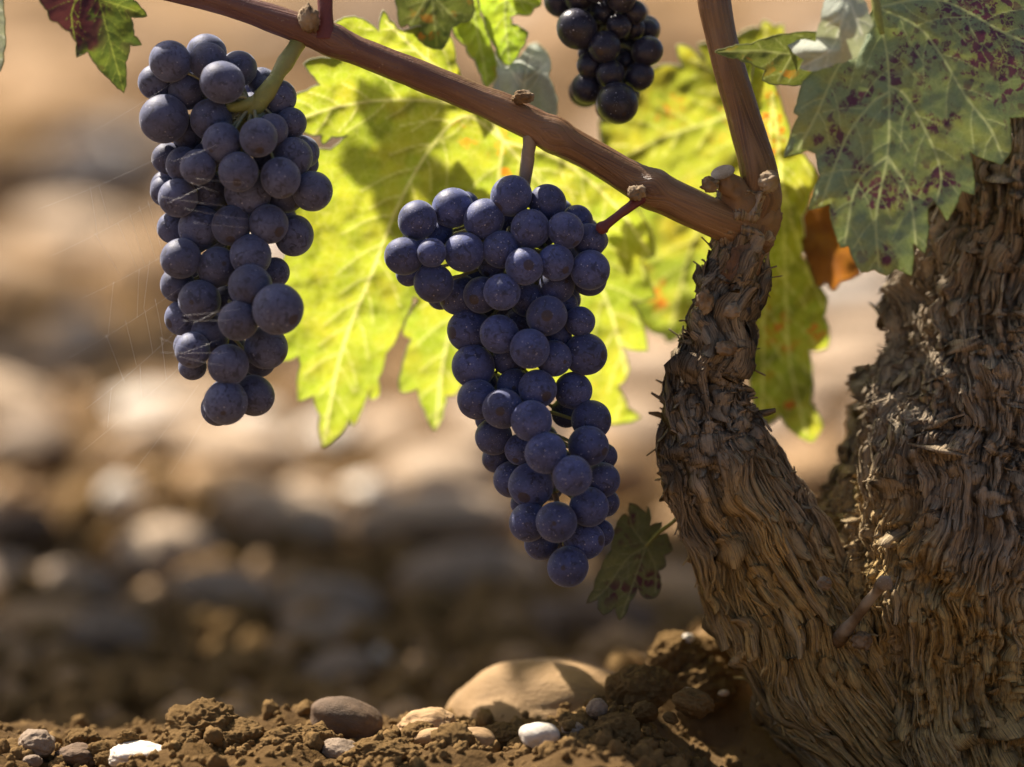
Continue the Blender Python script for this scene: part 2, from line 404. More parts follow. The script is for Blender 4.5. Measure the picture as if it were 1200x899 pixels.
# ------------------------------------------------------------------ ground (one sheet to the horizon)
P0 = P(600, 860, 0.0)                           # crest of the near soil ridge
CREST_Y = P0[1]
def crest_z(x):
    px = 600 + x / PX
    return np.interp(px, [-400, 0, 120, 250, 420, 520, 620, 700, 760, 820, 900, 1000, 1600],
                     [.040, .056, .052, .060, .058, .062, .064, .070, .066, .050, .035, .025, .02])
def ground_h(x, y):
    x, y = np.asarray(x, float), np.asarray(y, float)
    p = np.stack([x, y, 0 * x], -1)
    t = y - CREST_Y
    prof = np.where(t < 0, np.exp(-(t / 0.25) ** 2), np.exp(-(np.maximum(t - 0.03, 0) / 0.13) ** 2))
    h = crest_z(x) * prof
    # bank of soil heaped round the vine's foot
    q = P(905, 850, 0.13)
    h = np.maximum(h, 0.080 * np.exp(-(np.abs((x - q[0]) / 0.085) ** 3 + np.abs((y - q[1]) / 0.10) ** 2)))
    near = np.exp(-np.maximum(np.abs(y - 1.6) - 0.5, 0) / 0.8)
    h = h + fbm(p * 9, 3, 3) * 0.020 * (0.4 + 0.6 * np.clip((y - 1.7) / 0.6, 0, 1)) + fbm(p * 45, 3, 5) * 0.007 * near + fbm(p * 170, 2, 9) * 0.0024 * near
    h = h + fbm(p * 1.1, 3, 11) * 0.05 * np.clip((y - 2.2) / 2.5, 0, 1)
    return h
def axis(lo, hi, a, b, fine, grow):
    m = list(np.arange(a, b, fine)); st = fine
    x = m[-1]
    while x < hi: st *= grow; x += st; m.append(x)
    st = fine; x = m[0]; l = []
    while x > lo: st *= grow; x -= st; l.append(x)
    return np.array(l[::-1] + m)
gx = axis(-120, 120, -0.32, 0.32, 0.004, 1.06)
gy = axis(-60, 250, 1.36, 1.85, 0.004, 1.03)
X, Y = np.meshgrid(gx, gy)
Z = ground_h(X, Y)
gv = np.stack([X, Y, Z], -1).reshape(-1, 3)
nx, ny = len(gx), len(gy)
gf = [(j * nx + i, j * nx + i + 1, (j + 1) * nx + i + 1, (j + 1) * nx + i) for j in range(ny - 1) for i in range(nx - 1)]
sm = lambda t: np.clip(t, 0, 1) ** 2 * (3 - 2 * np.clip(t, 0, 1))
fx, fy = gv[:, 0], gv[:, 1] + 0.25 * fbm(gv * 2.2, 3, 71)
pale = np.maximum(sm((1.36 - gv[:, 1]) / 0.10), sm((fy - 2.6) / 0.5) * np.clip(0.3 + 2.2 * fbm(gv * np.array([2.2, 1.1, 1]), 3, 73), 0, 0.75))  # unseen soil before the ridge paled to bounce light up; patchy pale soil behind
qb = P(880, 830, 0.08)
pale = np.maximum(pale, 0.75 * np.exp(-((gv[:, 0] - qb[0]) / 0.09) ** 2 - ((gv[:, 1] - qb[1]) / 0.12) ** 2))
g = mk('ground', gv, gf, M['soil'], attrs={'pale': pale})
g['kind'] = 'structure'; g['label'] = 'brown stony vineyard soil stretching back out of focus'

def on_ground(px, py):
    """Where the line of sight through a photo pixel meets the ground behind the ridge."""
    d = P(px, py, 0) - CAM
    k = np.linspace(1.12, 9, 1600)
    pts = CAM + k[:, None] * d
    below = np.nonzero(pts[:, 2] < ground_h(pts[:, 0], pts[:, 1]))[0]
    i = below[0] if len(below) else len(k) - 1
    return pts[i], k[i] * D

# ------------------------------------------------------------------ stones and clods
def lump(sub, seed, rough, flat=0.0):
    v, f = ICO[sub]
    n = v / np.linalg.norm(v, axis=1)[:, None]
    r = 1 + 0.22 * fbm(n * 0.9 + seed * 3.1, 2, seed) + rough * 0.5 * fbm(n * 2.6 + seed, 3, seed + 4) + rough * 0.22 * fbm(n * 9 + seed, 3, seed + 7, 0.65)
    if rough > 0.3: r = r - rough * 0.25 * np.abs(fbm(n * 4.5 + seed, 3, seed + 9))
    return n * r[:, None], f
def stone_mesh(name, sub, seed, rough):
    v, f = lump(sub, seed, rough)
    me = bpy.data.meshes.new(name); me.from_pydata(v.tolist(), [], f)
    me.polygons.foreach_set('use_smooth', [True] * len(me.polygons))
    return me
ROUND = [stone_mesh('rounded_stone', 4, 20 + i, 0.05 + 0.03 * (i % 3)) for i in range(7)]
ROUGH = [stone_mesh('soil_clod', 5, 40 + i, 0.62) for i in range(5)]
ANG = [stone_mesh('angular_stone', 4, 60 + i, 0.22) for i in range(4)]

def put_stone(me, name, label, cat, pos, size, rot, mat, group=None):
    o = bpy.data.objects.new(name, me); COL.objects.link(o)
    if not me.materials: me.materials.append(None)
    o.material_slots[0].link = 'OBJECT'; o.material_slots[0].material = mat
    o.location = pos; o.scale = size; o.rotation_euler = rot
    return tag(o, label, cat, group)

NEARG = 'stones and clods along the near soil ridge'
def near_stone(px, py, w_, h_, d, kind, mat, label, seed, rz=0.0, name=None):
    sub, rough = {'r': (5, 0.07), 'a': (5, 0.25), 'c': (6, 0.45)}[kind]
    if kind == 'c': w_, h_ = w_ * 1.22, h_ * 1.22
    nm = name or {'r': 'stone', 'a': 'stone', 'c': 'soil_clod'}[kind]
    me = stone_mesh(nm, sub, seed, rough)
    k = PX * (D + d) / D
    put_stone(me, nm, label, 'soil clod' if nm == 'soil_clod' else 'stone', P(px, py, d), (w_ * k, (w_ + h_) * 0.5 * k, h_ * k), (random.uniform(-.15, .15), rz, random.uniform(-.4, .4)), M[mat], NEARG)
near_stone(640, 846, 128, 70, 0.075, 'r', 'stone_ochre', 'large smooth tan boulder half buried behind the white pebble', 101, -0.12, 'boulder')
near_stone(631, 862, 24, 17, -0.022, 'r', 'stone_white', 'small white egg-shaped pebble in front of the large tan boulder', 102)
near_stone(165, 888, 38, 17, -0.012, 'a', 'stone_white', 'flat white stone lying at the bottom edge left of the big clod', 103)
near_stone(207, 881, 13, 9, -0.012, 'a', 'stone_white', 'small whitish stone on the right end of the flat white stone', 104)
near_stone(232, 890, 16, 8, -0.014, 'a', 'stone_white', 'low whitish stone below the rough tall clod', 105)
near_stone(42, 872, 24, 17, 0.0, 'a', 'stone_grey', 'grey brown stone on the ridge at far left', 106)
near_stone(8, 884, 26, 15, 0.005, 'c', 'clod', 'brown soil clod cut by the left picture edge', 107)
near_stone(92, 886, 27, 14, 0.0, 'a', 'stone_brown', 'blocky dark stone left of the flat white stone', 108, 0.1)
near_stone(38, 893, 11, 9, -0.01, 'a', 'stone_grey', 'small grey stone under the grey brown stone at far left', 109)
near_stone(125, 890, 11, 9, -0.008, 'c', 'clod', 'small clod between the blocky dark stone and the flat white stone', 110)
near_stone(240, 860, 40, 30, 0.01, 'c', 'clod', 'tallest rough clod on the left half of the ridge', 111)
near_stone(278, 872, 30, 22, 0.004, 'c', 'clod', 'rough clod leaning on the right of the tallest clod', 112)
near_stone(405, 846, 46, 27, 0.03, 'r', 'stone_brown', 'rounded dark brown stone standing on the ridge below the left bunch', 113, 0.12)
near_stone(340, 875, 32, 20, 0.0, 'c', 'clod', 'rough clod left of the rounded dark brown stone', 114)
near_stone(365, 868, 22, 16, 0.002, 'c', 'clod', 'small rough clod in front of the rounded dark brown stone', 115)
near_stone(400, 881, 24, 14, -0.008, 'a', 'stone_grey', 'pale grey stone in front of the rounded dark brown stone', 116, 0.2)
near_stone(500, 850, 34, 18, 0.02, 'a', 'stone_tan', 'ochre stone at the left foot of the large tan boulder', 117, -0.15)
near_stone(510, 864, 28, 12, 0.0, 'r', 'stone_tan', 'smooth oval tan stone in front of the ochre stone', 118, -0.1)
near_stone(450, 886, 36, 18, -0.01, 'c', 'clod', 'broad ochre clod at the bottom between grey stone and oval stone', 119)
near_stone(490, 894, 7, 5, -0.02, 'r', 'stone_white', 'tiny white pebble at the bottom edge', 120)
near_stone(560, 870, 24, 17, 0.0, 'r', 'stone_tan', 'tan stone left of the white pebble', 121, 0.3)
near_stone(585, 868, 22, 17, 0.01, 'c', 'clod', 'dark clod against the front of the large tan boulder', 122)
near_stone(671, 856, 13, 10, -0.008, 'a', 'stone_grey', 'small grey stone right of the white pebble', 123)
near_stone(700, 830, 12, 12, 0.0, 'a', 'stone_grey', 'small grey stone with a pale top before the boulder', 124)
near_stone(652, 892, 13, 9, -0.015, 'r', 'stone_grey', 'small rounded grey stone below the white pebble', 125)
near_stone(612, 888, 15, 12, -0.01, 'c', 'clod', 'crumbly clod at the bottom edge below the white pebble', 126)
near_stone(720, 862, 26, 22, -0.005, 'c', 'clod', 'crumbly clod with many knobs at the right of the ridge', 127)
near_stone(690, 880, 28, 18, -0.012, 'c', 'clod', 'crumbly clod at the bottom edge right of the rounded grey stone', 128)
near_stone(748, 882, 22, 16, 0.0, 'c', 'clod', 'brown clod at the foot of the soil bank', 129)
near_stone(750, 806, 31, 23, 0.04, 'c', 'clod', 'brown clod resting on the right end of the boulder', 130)
near_stone(795, 772, 31, 24, 0.075, 'c', 'clod', 'topmost clod on the soil bank beside the vine arm', 131)
near_stone(840, 765, 26, 18, 0.085, 'c', 'clod', 'clod on the soil bank touching the vine arm', 132)
near_stone(806, 749, 8, 6.5, 0.07, 'r', 'stone_white', 'bright white pebble on top of the highest clod', 133)
near_stone(806, 811, 7, 5, 0.04, 'r', 'stone_pale', 'tiny pale pebble on the soil bank below the highest clod', 134)
near_stone(848, 812, 7, 4, 0.045, 'r', 'stone_pale', 'tiny pale pebble on the soil bank next to the arm', 135)
near_stone(820, 800, 36, 26, 0.07, 'c', 'clod', 'broad low clod on the soil bank under the highest clod', 136)

for i in range(34):
    px = (i + 0.5) * 24 + random.uniform(-10, 10); top_ = np.interp(px, [0, 250, 420, 600, 700, 800], [872, 862, 866, 868, 850, 825])
    w_ = random.choice([10, 13, 16, 20, 26, 30]); py = top_ + random.uniform(-4, 24)
    me = stone_mesh('soil_clod', 5, 400 + i, random.uniform(.35, .6))
    put_stone(me, 'soil_clod', 'small golden brown clod among the crumbs of the near ridge', 'soil clod', P(px, py, random.uniform(-.01, .02)), np.array([w_, w_ * .9, w_ * random.uniform(.6, .9)]) * PX, (random.uniform(-.4, .4), random.uniform(-.4, .4), random.uniform(-3, 3)), M['clod'], 'small clods on the near ridge')
# stones out of focus behind (photo px, py, half width, half height, material)
BG = [(95, 385, 34, 20, 'stone_white'), (62, 420, 45, 25, 'stone_pale'), (190, 512, 62, 26, 'stone_pale'), (140, 590, 30, 32, 'stone_white'),
      (195, 650, 62, 42, 'stone_pale'), (335, 610, 85, 40, 'stone_pale'), (262, 575, 55, 30, 'stone_tan'), (280, 525, 75, 25, 'stone_pale'), (300, 490, 34, 18, 'stone_white'),
      (520, 560, 72, 38, 'stone_pale'), (505, 612, 110, 42, 'stone_pale'), (430, 585, 40, 26, 'stone_white'), (362, 580, 34, 20, 'stone_pale'),
      (600, 500, 80, 34, 'stone_pale'), (710, 560, 60, 40, 'stone_tan'), (755, 435, 75, 36, 'stone_pale'), (735, 500, 70, 30, 'stone_pale'), (460, 505, 55, 22, 'stone_pale'),
      (985, 345, 85, 28, 'stone_white'), (1010, 398, 80, 26, 'stone_pale'), (985, 445, 85, 26, 'stone_pale'), (930, 490, 60, 26, 'stone_pale'), (940, 555, 60, 36, 'stone_tan'),
      (180, 757, 34, 13, 'stone_pale'), (450, 768, 15, 11, 'stone_white'), (60, 735, 60, 25, 'stone_tan'), (390, 745, 60, 25, 'stone_grey'), (100, 280, 80, 32, 'stone_pale'),
      (170, 320, 70, 36, 'stone_tan'), (40, 330, 60, 30, 'stone_tan'), (235, 60, 120, 38, 'stone_tan'), (80, 110, 110, 42, 'stone_tan'), (940, 22, 26, 20, 'stone_white'), (880, 10, 60, 20, 'stone_tan'),
      (40, 20, 90, 26, 'stone_tan'), (690, 20, 90, 30, 'stone_tan'), (610, 60, 90, 30, 'stone_tan'), (400, 440, 60, 26, 'stone_tan'), (30, 520, 60, 30, 'stone_grey'), (90, 690, 60, 30, 'stone_grey'),
      (265, 700, 70, 30, 'stone_grey'), (560, 680, 90, 40, 'stone_grey'), (650, 735, 60, 24, 'stone_brown'), (330, 690, 36, 22, 'stone_tan'), (20, 620, 46, 26, 'stone_brown'), (480, 700, 40, 22, 'stone_brown'),
      (690, 640, 60, 34, 'stone_grey'), (790, 700, 70, 34, 'stone_tan'), (300, 400, 60, 26, 'stone_pale'), (20, 230, 90, 34, 'stone_tan'), (330, 30, 60, 20, 'stone_pale'), (760, 300, 60, 26, 'stone_tan')]
BGG = 'blurred stones lying on the ground behind the vine'
COLN = {'stone_white': 'whitish', 'stone_pale': 'pale pinkish', 'stone_tan': 'tan', 'stone_grey': 'grey brown', 'stone_brown': 'dark brown'}
def where(px, py):
    if py < 230: a = 'far back,'
    elif py < 420: a = 'midway back,'
    elif py < 560: a = 'level with left bunch tip,'
    elif py < 690: a = 'lower than left bunch,'
    else: a = 'just beyond near ridge,'
    if px < 110: b = 'by left border'
    elif px < 260: b = 'under or behind left bunch'
    elif px < 430: b = 'right of left bunch'
    elif px < 600: b = 'between both bunches'
    elif px < 800: b = 'behind middle bunch'
    elif px < 1060: b = 'seen past vine arm'
    else: b = 'behind trunk'
    return a + ' ' + b
labels_used = {}
def bg_label(px, py, hw, mat):
    sz = 'big' if hw > 70 else ('small' if hw < 36 else 'mid-sized')
    return f'{sz} {COLN[mat]} blurred stone {where(px, py)}'
ex = []
for i, (px, py, hw, hh, mt) in enumerate(BG):
    p, dist = on_ground(px, py + hh * 0.5)
    k = dist * S
    put_stone(ROUND[i % 7], 'stone', bg_label(px, py, hw, mt), 'stone', p + np.array([0, hh * k * 0.5, hh * k * 0.45]), (hw * k, (hw * 0.8 + hh * 0.4) * k, hh * k),
              (random.uniform(-.2, .2), random.uniform(-.25, .25), random.uniform(-.5, .5)), M[mt], BGG)
    ex.append((px, py, hw))
mts = ['stone_pale', 'stone_tan', 'stone_tan', 'stone_grey', 'stone_grey', 'stone_brown', 'stone_white']
n_add = 0
while n_add < 75:
    px = random.uniform(-60, 1080); py = random.uniform(-5, 790) ** 1.0
    if any(abs(px - a) < c * 0.8 and abs(py - b) < c * 0.5 for a, b, c in ex): continue
    hw = random.uniform(22, 70); hh = hw * random.uniform(0.4, 0.65)
    mt = random.choice(mts if py < 600 else ['stone_grey', 'stone_brown', 'stone_brown', 'stone_tan'])
    p, dist = on_ground(px, py + hh * 0.5); k = dist * S
    put_stone((ROUND + ANG[:2])[n_add % 9], 'stone', bg_label(px, py, hw, mt), 'stone', p + np.array([0, 0, hh * k * 0.35]), (hw * k, hw * k * random.uniform(.7, 1.1), hh * k),
              (random.uniform(-.3, .3), random.uniform(-.3, .3), random.uniform(-3, 3)), M[mt], BGG)
    ex.append((px, py, hw)); n_add += 1

def scatter(name, n, sample, size, mat, label, cat, sub=2, rough=0.5, seed=0):
    protos = [lump(sub, 200 + seed + i, rough) for i in range(6)]
    mb = MB()
    for i in range(n):
        x, y = sample(); z = float(ground_h(x, y)); s = size() 
        v, f = protos[i % 6]
        rot = np.array(Euler((random.uniform(0, 6), random.uniform(0, 6), random.uniform(0, 6))).to_matrix())
        mb.add((v * np.array([s, s * random.uniform(.7, 1), s * random.uniform(.5, .9)])) @ rot.T + np.array([x, y, z + s * 0.25]), f)
    o = mb.build(name, mat); o['kind'] = 'stuff'; tag(o, label, cat)
    return o
def near_xy():
    t = random.random()
    return random.uniform(-0.24, 0.2), CREST_Y + random.gauss(0.0, 0.035)
scatter('soil_crumbs', 2000, near_xy, lambda: random.uniform(0.0008, 0.0024) * (2.0 if random.random() < 0.15 else 1), M['clod'], 'loose brown crumbs of soil strewn over the near ridge', 'soil crumbs', 3, 0.8)
def far_xy():
    y = 1.72 + random.random() ** 1.6 * 7
    return random.uniform(-0.18, 0.18) * y, y
scatter('gravel', 1300, far_xy, lambda: random.uniform(0.004, 0.015), M['stone_tan'], 'small blurred gravel scattered over the soil far behind', 'gravel', 2, 0.2, 30)
def mid_xy():
    return random.uniform(-0.27, 0.27), 1.62 + random.random() * 0.75
scatter('soil_lumps', 1200, mid_xy, lambda: random.uniform(0.004, 0.014), M['clod'], 'blurred dark soil lumps behind the near ridge', 'soil lumps', 2, 0.55, 60)

# ------------------------------------------------------------------ the vine: trunk, arm, canes, stubs
base = P(1100, 960, 0.07)
vine = thing('grapevine', 'old gnarled grapevine with shaggy bark trunk, arm and reddish canes', 'grapevine', base)

def bark_tube(pts, nL, segs, warp_seed, ridge, brk):
    """pts rows: px, py, radius px, depth. Returns mesh data plus the path for laying strips."""
    a = np.array(pts, float)
    sm = catmull(a, nL)
    path = P(sm[:, 0], sm[:, 1], sm[:, 3]); rad = sm[:, 2] * PX
    info = {}
    def disp(pos, s, th, r):
        arc = r * np.where(th > np.pi, th - 2 * np.pi, th)
        w1 = fbm(pos * 18, 3, warp_seed) * 0.013; w2 = fbm(pos * 26 + 9, 3, warp_seed + 5) * 0.03
        A, Bc = arc + w1 + fbm(pos * 75, 2, warp_seed + 8) * 0.003, s + w2
        # keep the seam (at the back) continuous by using the 3-D position for the low frequencies only
        info['A'] = A; info['B'] = Bc
        lump_ = fbm(pos * 24, 3, warp_seed + 2) * 0.20 * r + fbm(pos * 60, 2, warp_seed + 3) * 0.0015
        q = np.stack([A * 130 * brk ** .5, Bc * 20 * brk ** 1.3, 0 * A], -1); g1 = 1 - 2 * np.abs(noise(q, warp_seed + 11))
        q = np.stack([A * 330 * brk ** .6, Bc * 42 * brk ** 1.4, 0 * A + 3], -1); g2 = 1 - 2 * np.abs(noise(q, warp_seed + 12))
        q = np.stack([A * 800 * brk ** .4, Bc * 95 * brk ** 1.4, 0 * A + 7], -1); g3 = 1 - 2 * np.abs(noise(q, warp_seed + 13))
        q = np.stack([A * 60, Bc * 24, 0 * A + 5], -1); pl = noise(q, warp_seed + 14)
        plate = np.floor(pl * 3.5) / 3.5 * 0.004
        fine = fbm(pos * 420, 2, warp_seed + 15)
        q = np.stack([A * 110, Bc * 17 * brk, 0 * A + 11], -1); crk = -0.0042 * np.exp(-(noise(q, warp_seed + 16) / 0.075) ** 2)
        q = np.stack([A * 260, Bc * 34 * brk, 0 * A + 13], -1); crk = crk - 0.0022 * np.exp(-(noise(q, warp_seed + 17) / 0.09) ** 2)
        q = np.stack([A * 50, Bc * 120, 0 * A + 15], -1); crk = crk - 0.0016 * np.exp(-(noise(q, warp_seed + 18) / 0.07) ** 2)
        o = lump_ + ridge * (0.0034 * g1 + 0.0021 * g2 + 0.0011 * g3) + plate * ridge + fine * 0.0007 + crk * ridge
        info['tone'] = np.clip(0.5 + 0.35 * fbm(np.stack([A * 160, Bc * 16, 0 * A + 1], -1), 3, warp_seed + 20) + 0.25 * fbm(pos * 40, 2, warp_seed + 21), 0, 1)
        return o
    v, f = tube(path, rad, segs, disp)
    tone = np.append(info['tone'].reshape(-1), [0.5, 0.5])
    return path, rad, v, f, tone, info['A'], info['B']

def bounce_of(v):
    """Warm ground bounce painted as ochre low on the vine, grey weathered bark higher up."""
    z = v[:, 2]
    return np.clip((0.178 - z) / 0.06 + 0.8 * fbm(v * 28, 3, 77) - np.clip((v[:, 0] - 0.165) / 0.05, 0, 1) * 0.55 * np.clip((z - 0.05) / 0.06, 0, 1), 0, 1)

def strips(mb, path, rad, v, segs, Ag, tone, n, srange, lmul, wmul, lift, seed, front=1.9):
    """Peeling bark fibres laid over the surface of a bark tube, following its grain."""
    r_ = random.Random(seed)
    t, nn, bb = frames(path)
    N = len(path)
    grid = v[:N * segs].reshape(N, segs, 3)
    step = np.linalg.norm(path[1] - path[0])
    for _ in range(n):
        i0 = r_.uniform(srange[0], srange[1]) * (N - 1); th0 = r_.uniform(-front, front)
        L = r_.uniform(0.008, 0.032) * lmul; W = r_.uniform(0.0004, 0.0016) * wmul
        if r_.random() < 0.18: W *= 2.2
        K = 9
        lf = abs(r_.gauss(0, 1)) * lift; curl0 = max(0, r_.gauss(-0.2, 1)) * lift * 3; curl1 = max(0, r_.gauss(-0.2, 1)) * lift * 3
        drift = r_.gauss(0, 0.10); ph = r_.uniform(0, 6); tw = r_.gauss(0, 0.3)
        pts = []; nrm = []
        ic = int(min(max(i0, 0), N - 1)); jc = int(round(th0 / (2 * math.pi) * segs)) % segs
        A0 = Ag[ic, jc]; tn = tone[ic * segs + jc]
        def follow(sign):
            out = []; jj = jc; last = ic
            for k in range(1, K // 2 + 1):
                ii = ic + sign * int(round(L * 0.5 * k / (K // 2) / step))
                if ii < 0 or ii > N - 1: break
                while last != ii:
                    last += sign
                    w_ = [(jj + o) % segs for o in (-2, -1, 0, 1, 2)]
                    jj = w_[int(np.argmin(np.abs(Ag[last, w_] - A0)))]
                out.append((ii, jj))
            return out
        for i, j in follow(-1)[::-1] + [(ic, jc)] + follow(1):
            p = grid[i, j]; d = p - path[i]; d = d / (np.linalg.norm(d) + 1e-9)
            pts.append(p); nrm.append(d)
        if len(pts) < 5: continue
        pts = np.array(pts); nrm = np.array(nrm)
        ker = np.array([.25, .5, .25])                     # a fibre bridges the small pits below it
        sm = np.stack([np.convolve(np.pad(pts[:, a], 1, mode='edge'), ker, 'valid') for a in range(3)], 1)
        nrm = nrm / np.linalg.norm(nrm, axis=1)[:, None]
        u = np.linspace(0, 1, len(pts))
        off = 0.0006 + lf + curl0 * np.clip(1 - u * 3, 0, 1) ** 2 + curl1 * np.clip(u * 3 - 2, 0, 1) ** 2
        c = sm + nrm * off[:, None]
        tg = np.gradient(c, axis=0); tg /= np.linalg.norm(tg, axis=1)[:, None] + 1e-9
        side = np.cross(tg, nrm); side /= np.linalg.norm(side, axis=1)[:, None] + 1e-9
        side = side * math.cos(tw) + nrm * math.sin(tw)
        up = np.cross(side, tg)
        wd = W * (np.sin(np.pi * np.clip(u * 0.9 + 0.05, 0, 1)) ** 0.6) * (1 + 0.3 * np.sin(ph + u * 9))
        th_ = 0.00035
        ring = np.stack([c - side * wd[:, None], c + up * th_, c + side * wd[:, None], c - up * th_], 1)
        m_ = len(c); vv = ring.reshape(-1, 3); ff = []
        for a in range(m_ - 1):
            for b in range(4):
                e = (b + 1) % 4
                ff.append((a * 4 + b, a * 4 + e, (a + 1) * 4 + e, (a + 1) * 4 + b))
        mb.add(vv, ff)
        goff = r_.uniform(-1, 1)
        mb.gu.append(np.repeat(A0 + goff, len(vv)) + np.tile(np.array([-1, 0, 1, 0.]), m_) * np.repeat(wd, 4)); mb.gv.append(np.repeat(u * L + goff, 4))
        mb.tone.append(np.full(len(vv), min(1, max(0, 0.6 * tn + 0.4 * r_.gauss(0.55, 0.25)))))

def bark_part(name, pts, nL, segs, seed, ridge, strip_sets, brk=1.0):
    path, rad, v, f, tone, Ag, Bg = bark_tube(pts, nL, segs, seed, ridge, brk)
    mb = MB(); mb.tone = [tone]; mb.gu = [np.append(Ag.reshape(-1), [0, 0])]; mb.gv = [np.append(Bg.reshape(-1), [0, 0])]; mb.add(v, f)
    for i, ss in enumerate(strip_sets): strips(mb, path, rad, v, segs, Ag, tone, *ss, seed=seed * 10 + i)
    allv = np.vstack(mb.v)
    return mb.build(name, [M['bark']], vine, base, attrs={'tone': np.concatenate(mb.tone), 'warm': bounce_of(allv), 'gu': np.concatenate(mb.gu), 'gv': np.concatenate(mb.gv)}), path, rad, v

trunk_pts = [(1195, 60, 92, .075), (1185, 190, 100, .07), (1168, 330, 114, .065), (1166, 410, 114, .062), (1158, 470, 138, .062), (1146, 530, 160, .064), (1138, 610, 180, .066),
             (1128, 700, 200, .07), (1124, 800, 212, .075), (1126, 910, 222, .08), (1120, 1020, 250, .085)]
trunk, tpath, trad, tv = bark_part('trunk', trunk_pts, 420, 470, 31, 1.35,
    [(1900, (0.12, 0.98), 0.8, 0.8, 0.0005), (1500, (0.2, 0.95), 0.9, 0.45, 0.0007), (800, (0.1, 0.95), 0.55, 3.2, 0.0011)], 1.7)
arm_pts = [(876, 225, 30, .012), (868, 280, 33, .012), (860, 335, 30, .012), (840, 400, 31, .014), (824, 450, 38, .016), (826, 500, 46, .018), (850, 550, 60, .02), (878, 610, 68, .024),
           (912, 680, 72, .028), (948, 750, 78, .032), (1003, 818, 84, .04), (1075, 885, 92, .05), (1170, 950, 96, .06)]
arm, apath, arad, av = bark_part('arm', arm_pts, 520, 300, 47, 1.0,
    [(380, (0.13, 0.42), 0.7, 1.6, 0.0008), (260, (0.15, 0.5), 0.5, 3.2, 0.0012), (1700, (0.38, 0.98), 1.6, 0.7, 0.0004), (220, (0.13, 0.3), 0.8, 2.8, 0.0004), (340, (0.35, 0.98), 0.6, 2.6, 0.0009)], 1.2)

def cane(name, pts, segs=40, n=260, purple=None, nodes=()):
    a = catmull(np.array(pts, float), n)
    path = P(a[:, 0], a[:, 1], a[:, 3]); rad = a[:, 2] * PX * 0.95
    s = np.concatenate([[0], np.cumsum(np.linalg.norm(np.diff(path, axis=0), axis=1))])
    for u, amp, wd in nodes: rad = rad * (1 + amp * np.exp(-(((np.linspace(0, 1, n)) - u) / wd) ** 2))
    def disp(pos, s_, th, r):
        q = np.stack([r * th * 900, s_ * 12, 0 * r], -1)
        return 0.00022 * noise(q, 3) + fbm(pos * 60, 2, 5) * 0.0006
    v, f = tube(path, rad, segs, disp)
    al = np.append(np.repeat(s, segs), [0, s[-1]])
    th = np.linspace(0, 2 * np.pi, segs, endpoint=False)
    ar = np.append((rad[:, None] * (np.abs(th - np.pi))[None]).reshape(-1), [0, 0])
    pu = np.interp(np.linspace(0, 1, n), *purple) if purple else np.zeros(n)
    return mk(name, v, f, M['cane'], vine, True, base, {'along': al, 'around': ar, 'purple': np.append(np.repeat(pu, segs), [0, 0])}), path
cane('cane', [(150, -25, 15, .0), (260, 2, 15.5, .0), (360, 36, 18, .002), (450, 72, 18, .003), (540, 108, 18.5, .004), (620, 143, 20, .005), (690, 180, 20, .005), (750, 215, 22, .004), (820, 248, 24, .004), (880, 272, 24, .010)],
     purple=([0, .2, .42, .6], [.9, 1, .5, 0]), nodes=((0.26, .16, .02), (0.60, .16, .022), (0.80, .16, .02)))
cane('cane', [(832, -40, 19, .01), (840, 20, 19.5, .01), (855, 80, 20, .01), (872, 140, 21, .010), (888, 195, 23, .008), (892, 235, 24, .010), (884, 285, 25, .012)],
     nodes=((0.82, .12, .06),))
def little(name, pts, mat, segs=14, n=40, bumpy=0.08):
    a = catmull(np.array(pts, float), n)
    path = P(a[:, 0], a[:, 1], a[:, 3]); rad = a[:, 2] * PX
    sd = random.randint(0, 999)
    v, f = tube(path, rad, segs, lambda pos, s_, th, r: r * bumpy * 2 * fbm(pos * 180, 2, sd))
    return v, f
v, f = lump(5, 333, 0.30)
mk('cane_joint', v * np.array([29, 25, 40]) * PX @ np.array(Euler((0, 0.25, 0)).to_matrix()).T + P(884, 268, .012), f, M['knot'], vine, True, base)
v, f = lump(5, 335, 0.35)
mk('cane_joint', v * np.array([21, 20, 44]) * PX @ np.array(Euler((0, 0.35, 0)).to_matrix()).T + P(866, 322, .006), f, M['knot'], vine, True, base)
# node with bud and purple leaf stalk on the long cane
v, f = little('petiole', [(381, 44, 14, .0), (381, 25, 10, -.001), (381, 5, 8.5, -.001), (382, -40, 8, -.001)], None)
mk('petiole', v, f, M['petiole_red'], vine, True, base)
def bud(px, py, d, w_, h_, seed, name='bud'):
    v, f = lump(4, seed, 0.75)
    k = PX
    v = v[:, [0, 1, 2]] * np.array([w_ * k, w_ * k, h_ * k]) + P(px, py, d)
    return mk(name, v, f, M['bud'], vine, True, base)
bud(361, 21, -.006, 12, 17, 301); bud(613, 114, -.002, 13, 8, 302); bud(746, 226, -.008, 11, 9, 303)
bud(833, 216, -.004, 11, 9, 304); bud(901, 213, -.007, 12, 12, 305); bud(858, 365, -.006, 10, 9, 306); bud(852, 408, -.008, 12, 9, 307); bud(826, 352, -.004, 10, 14, 308)
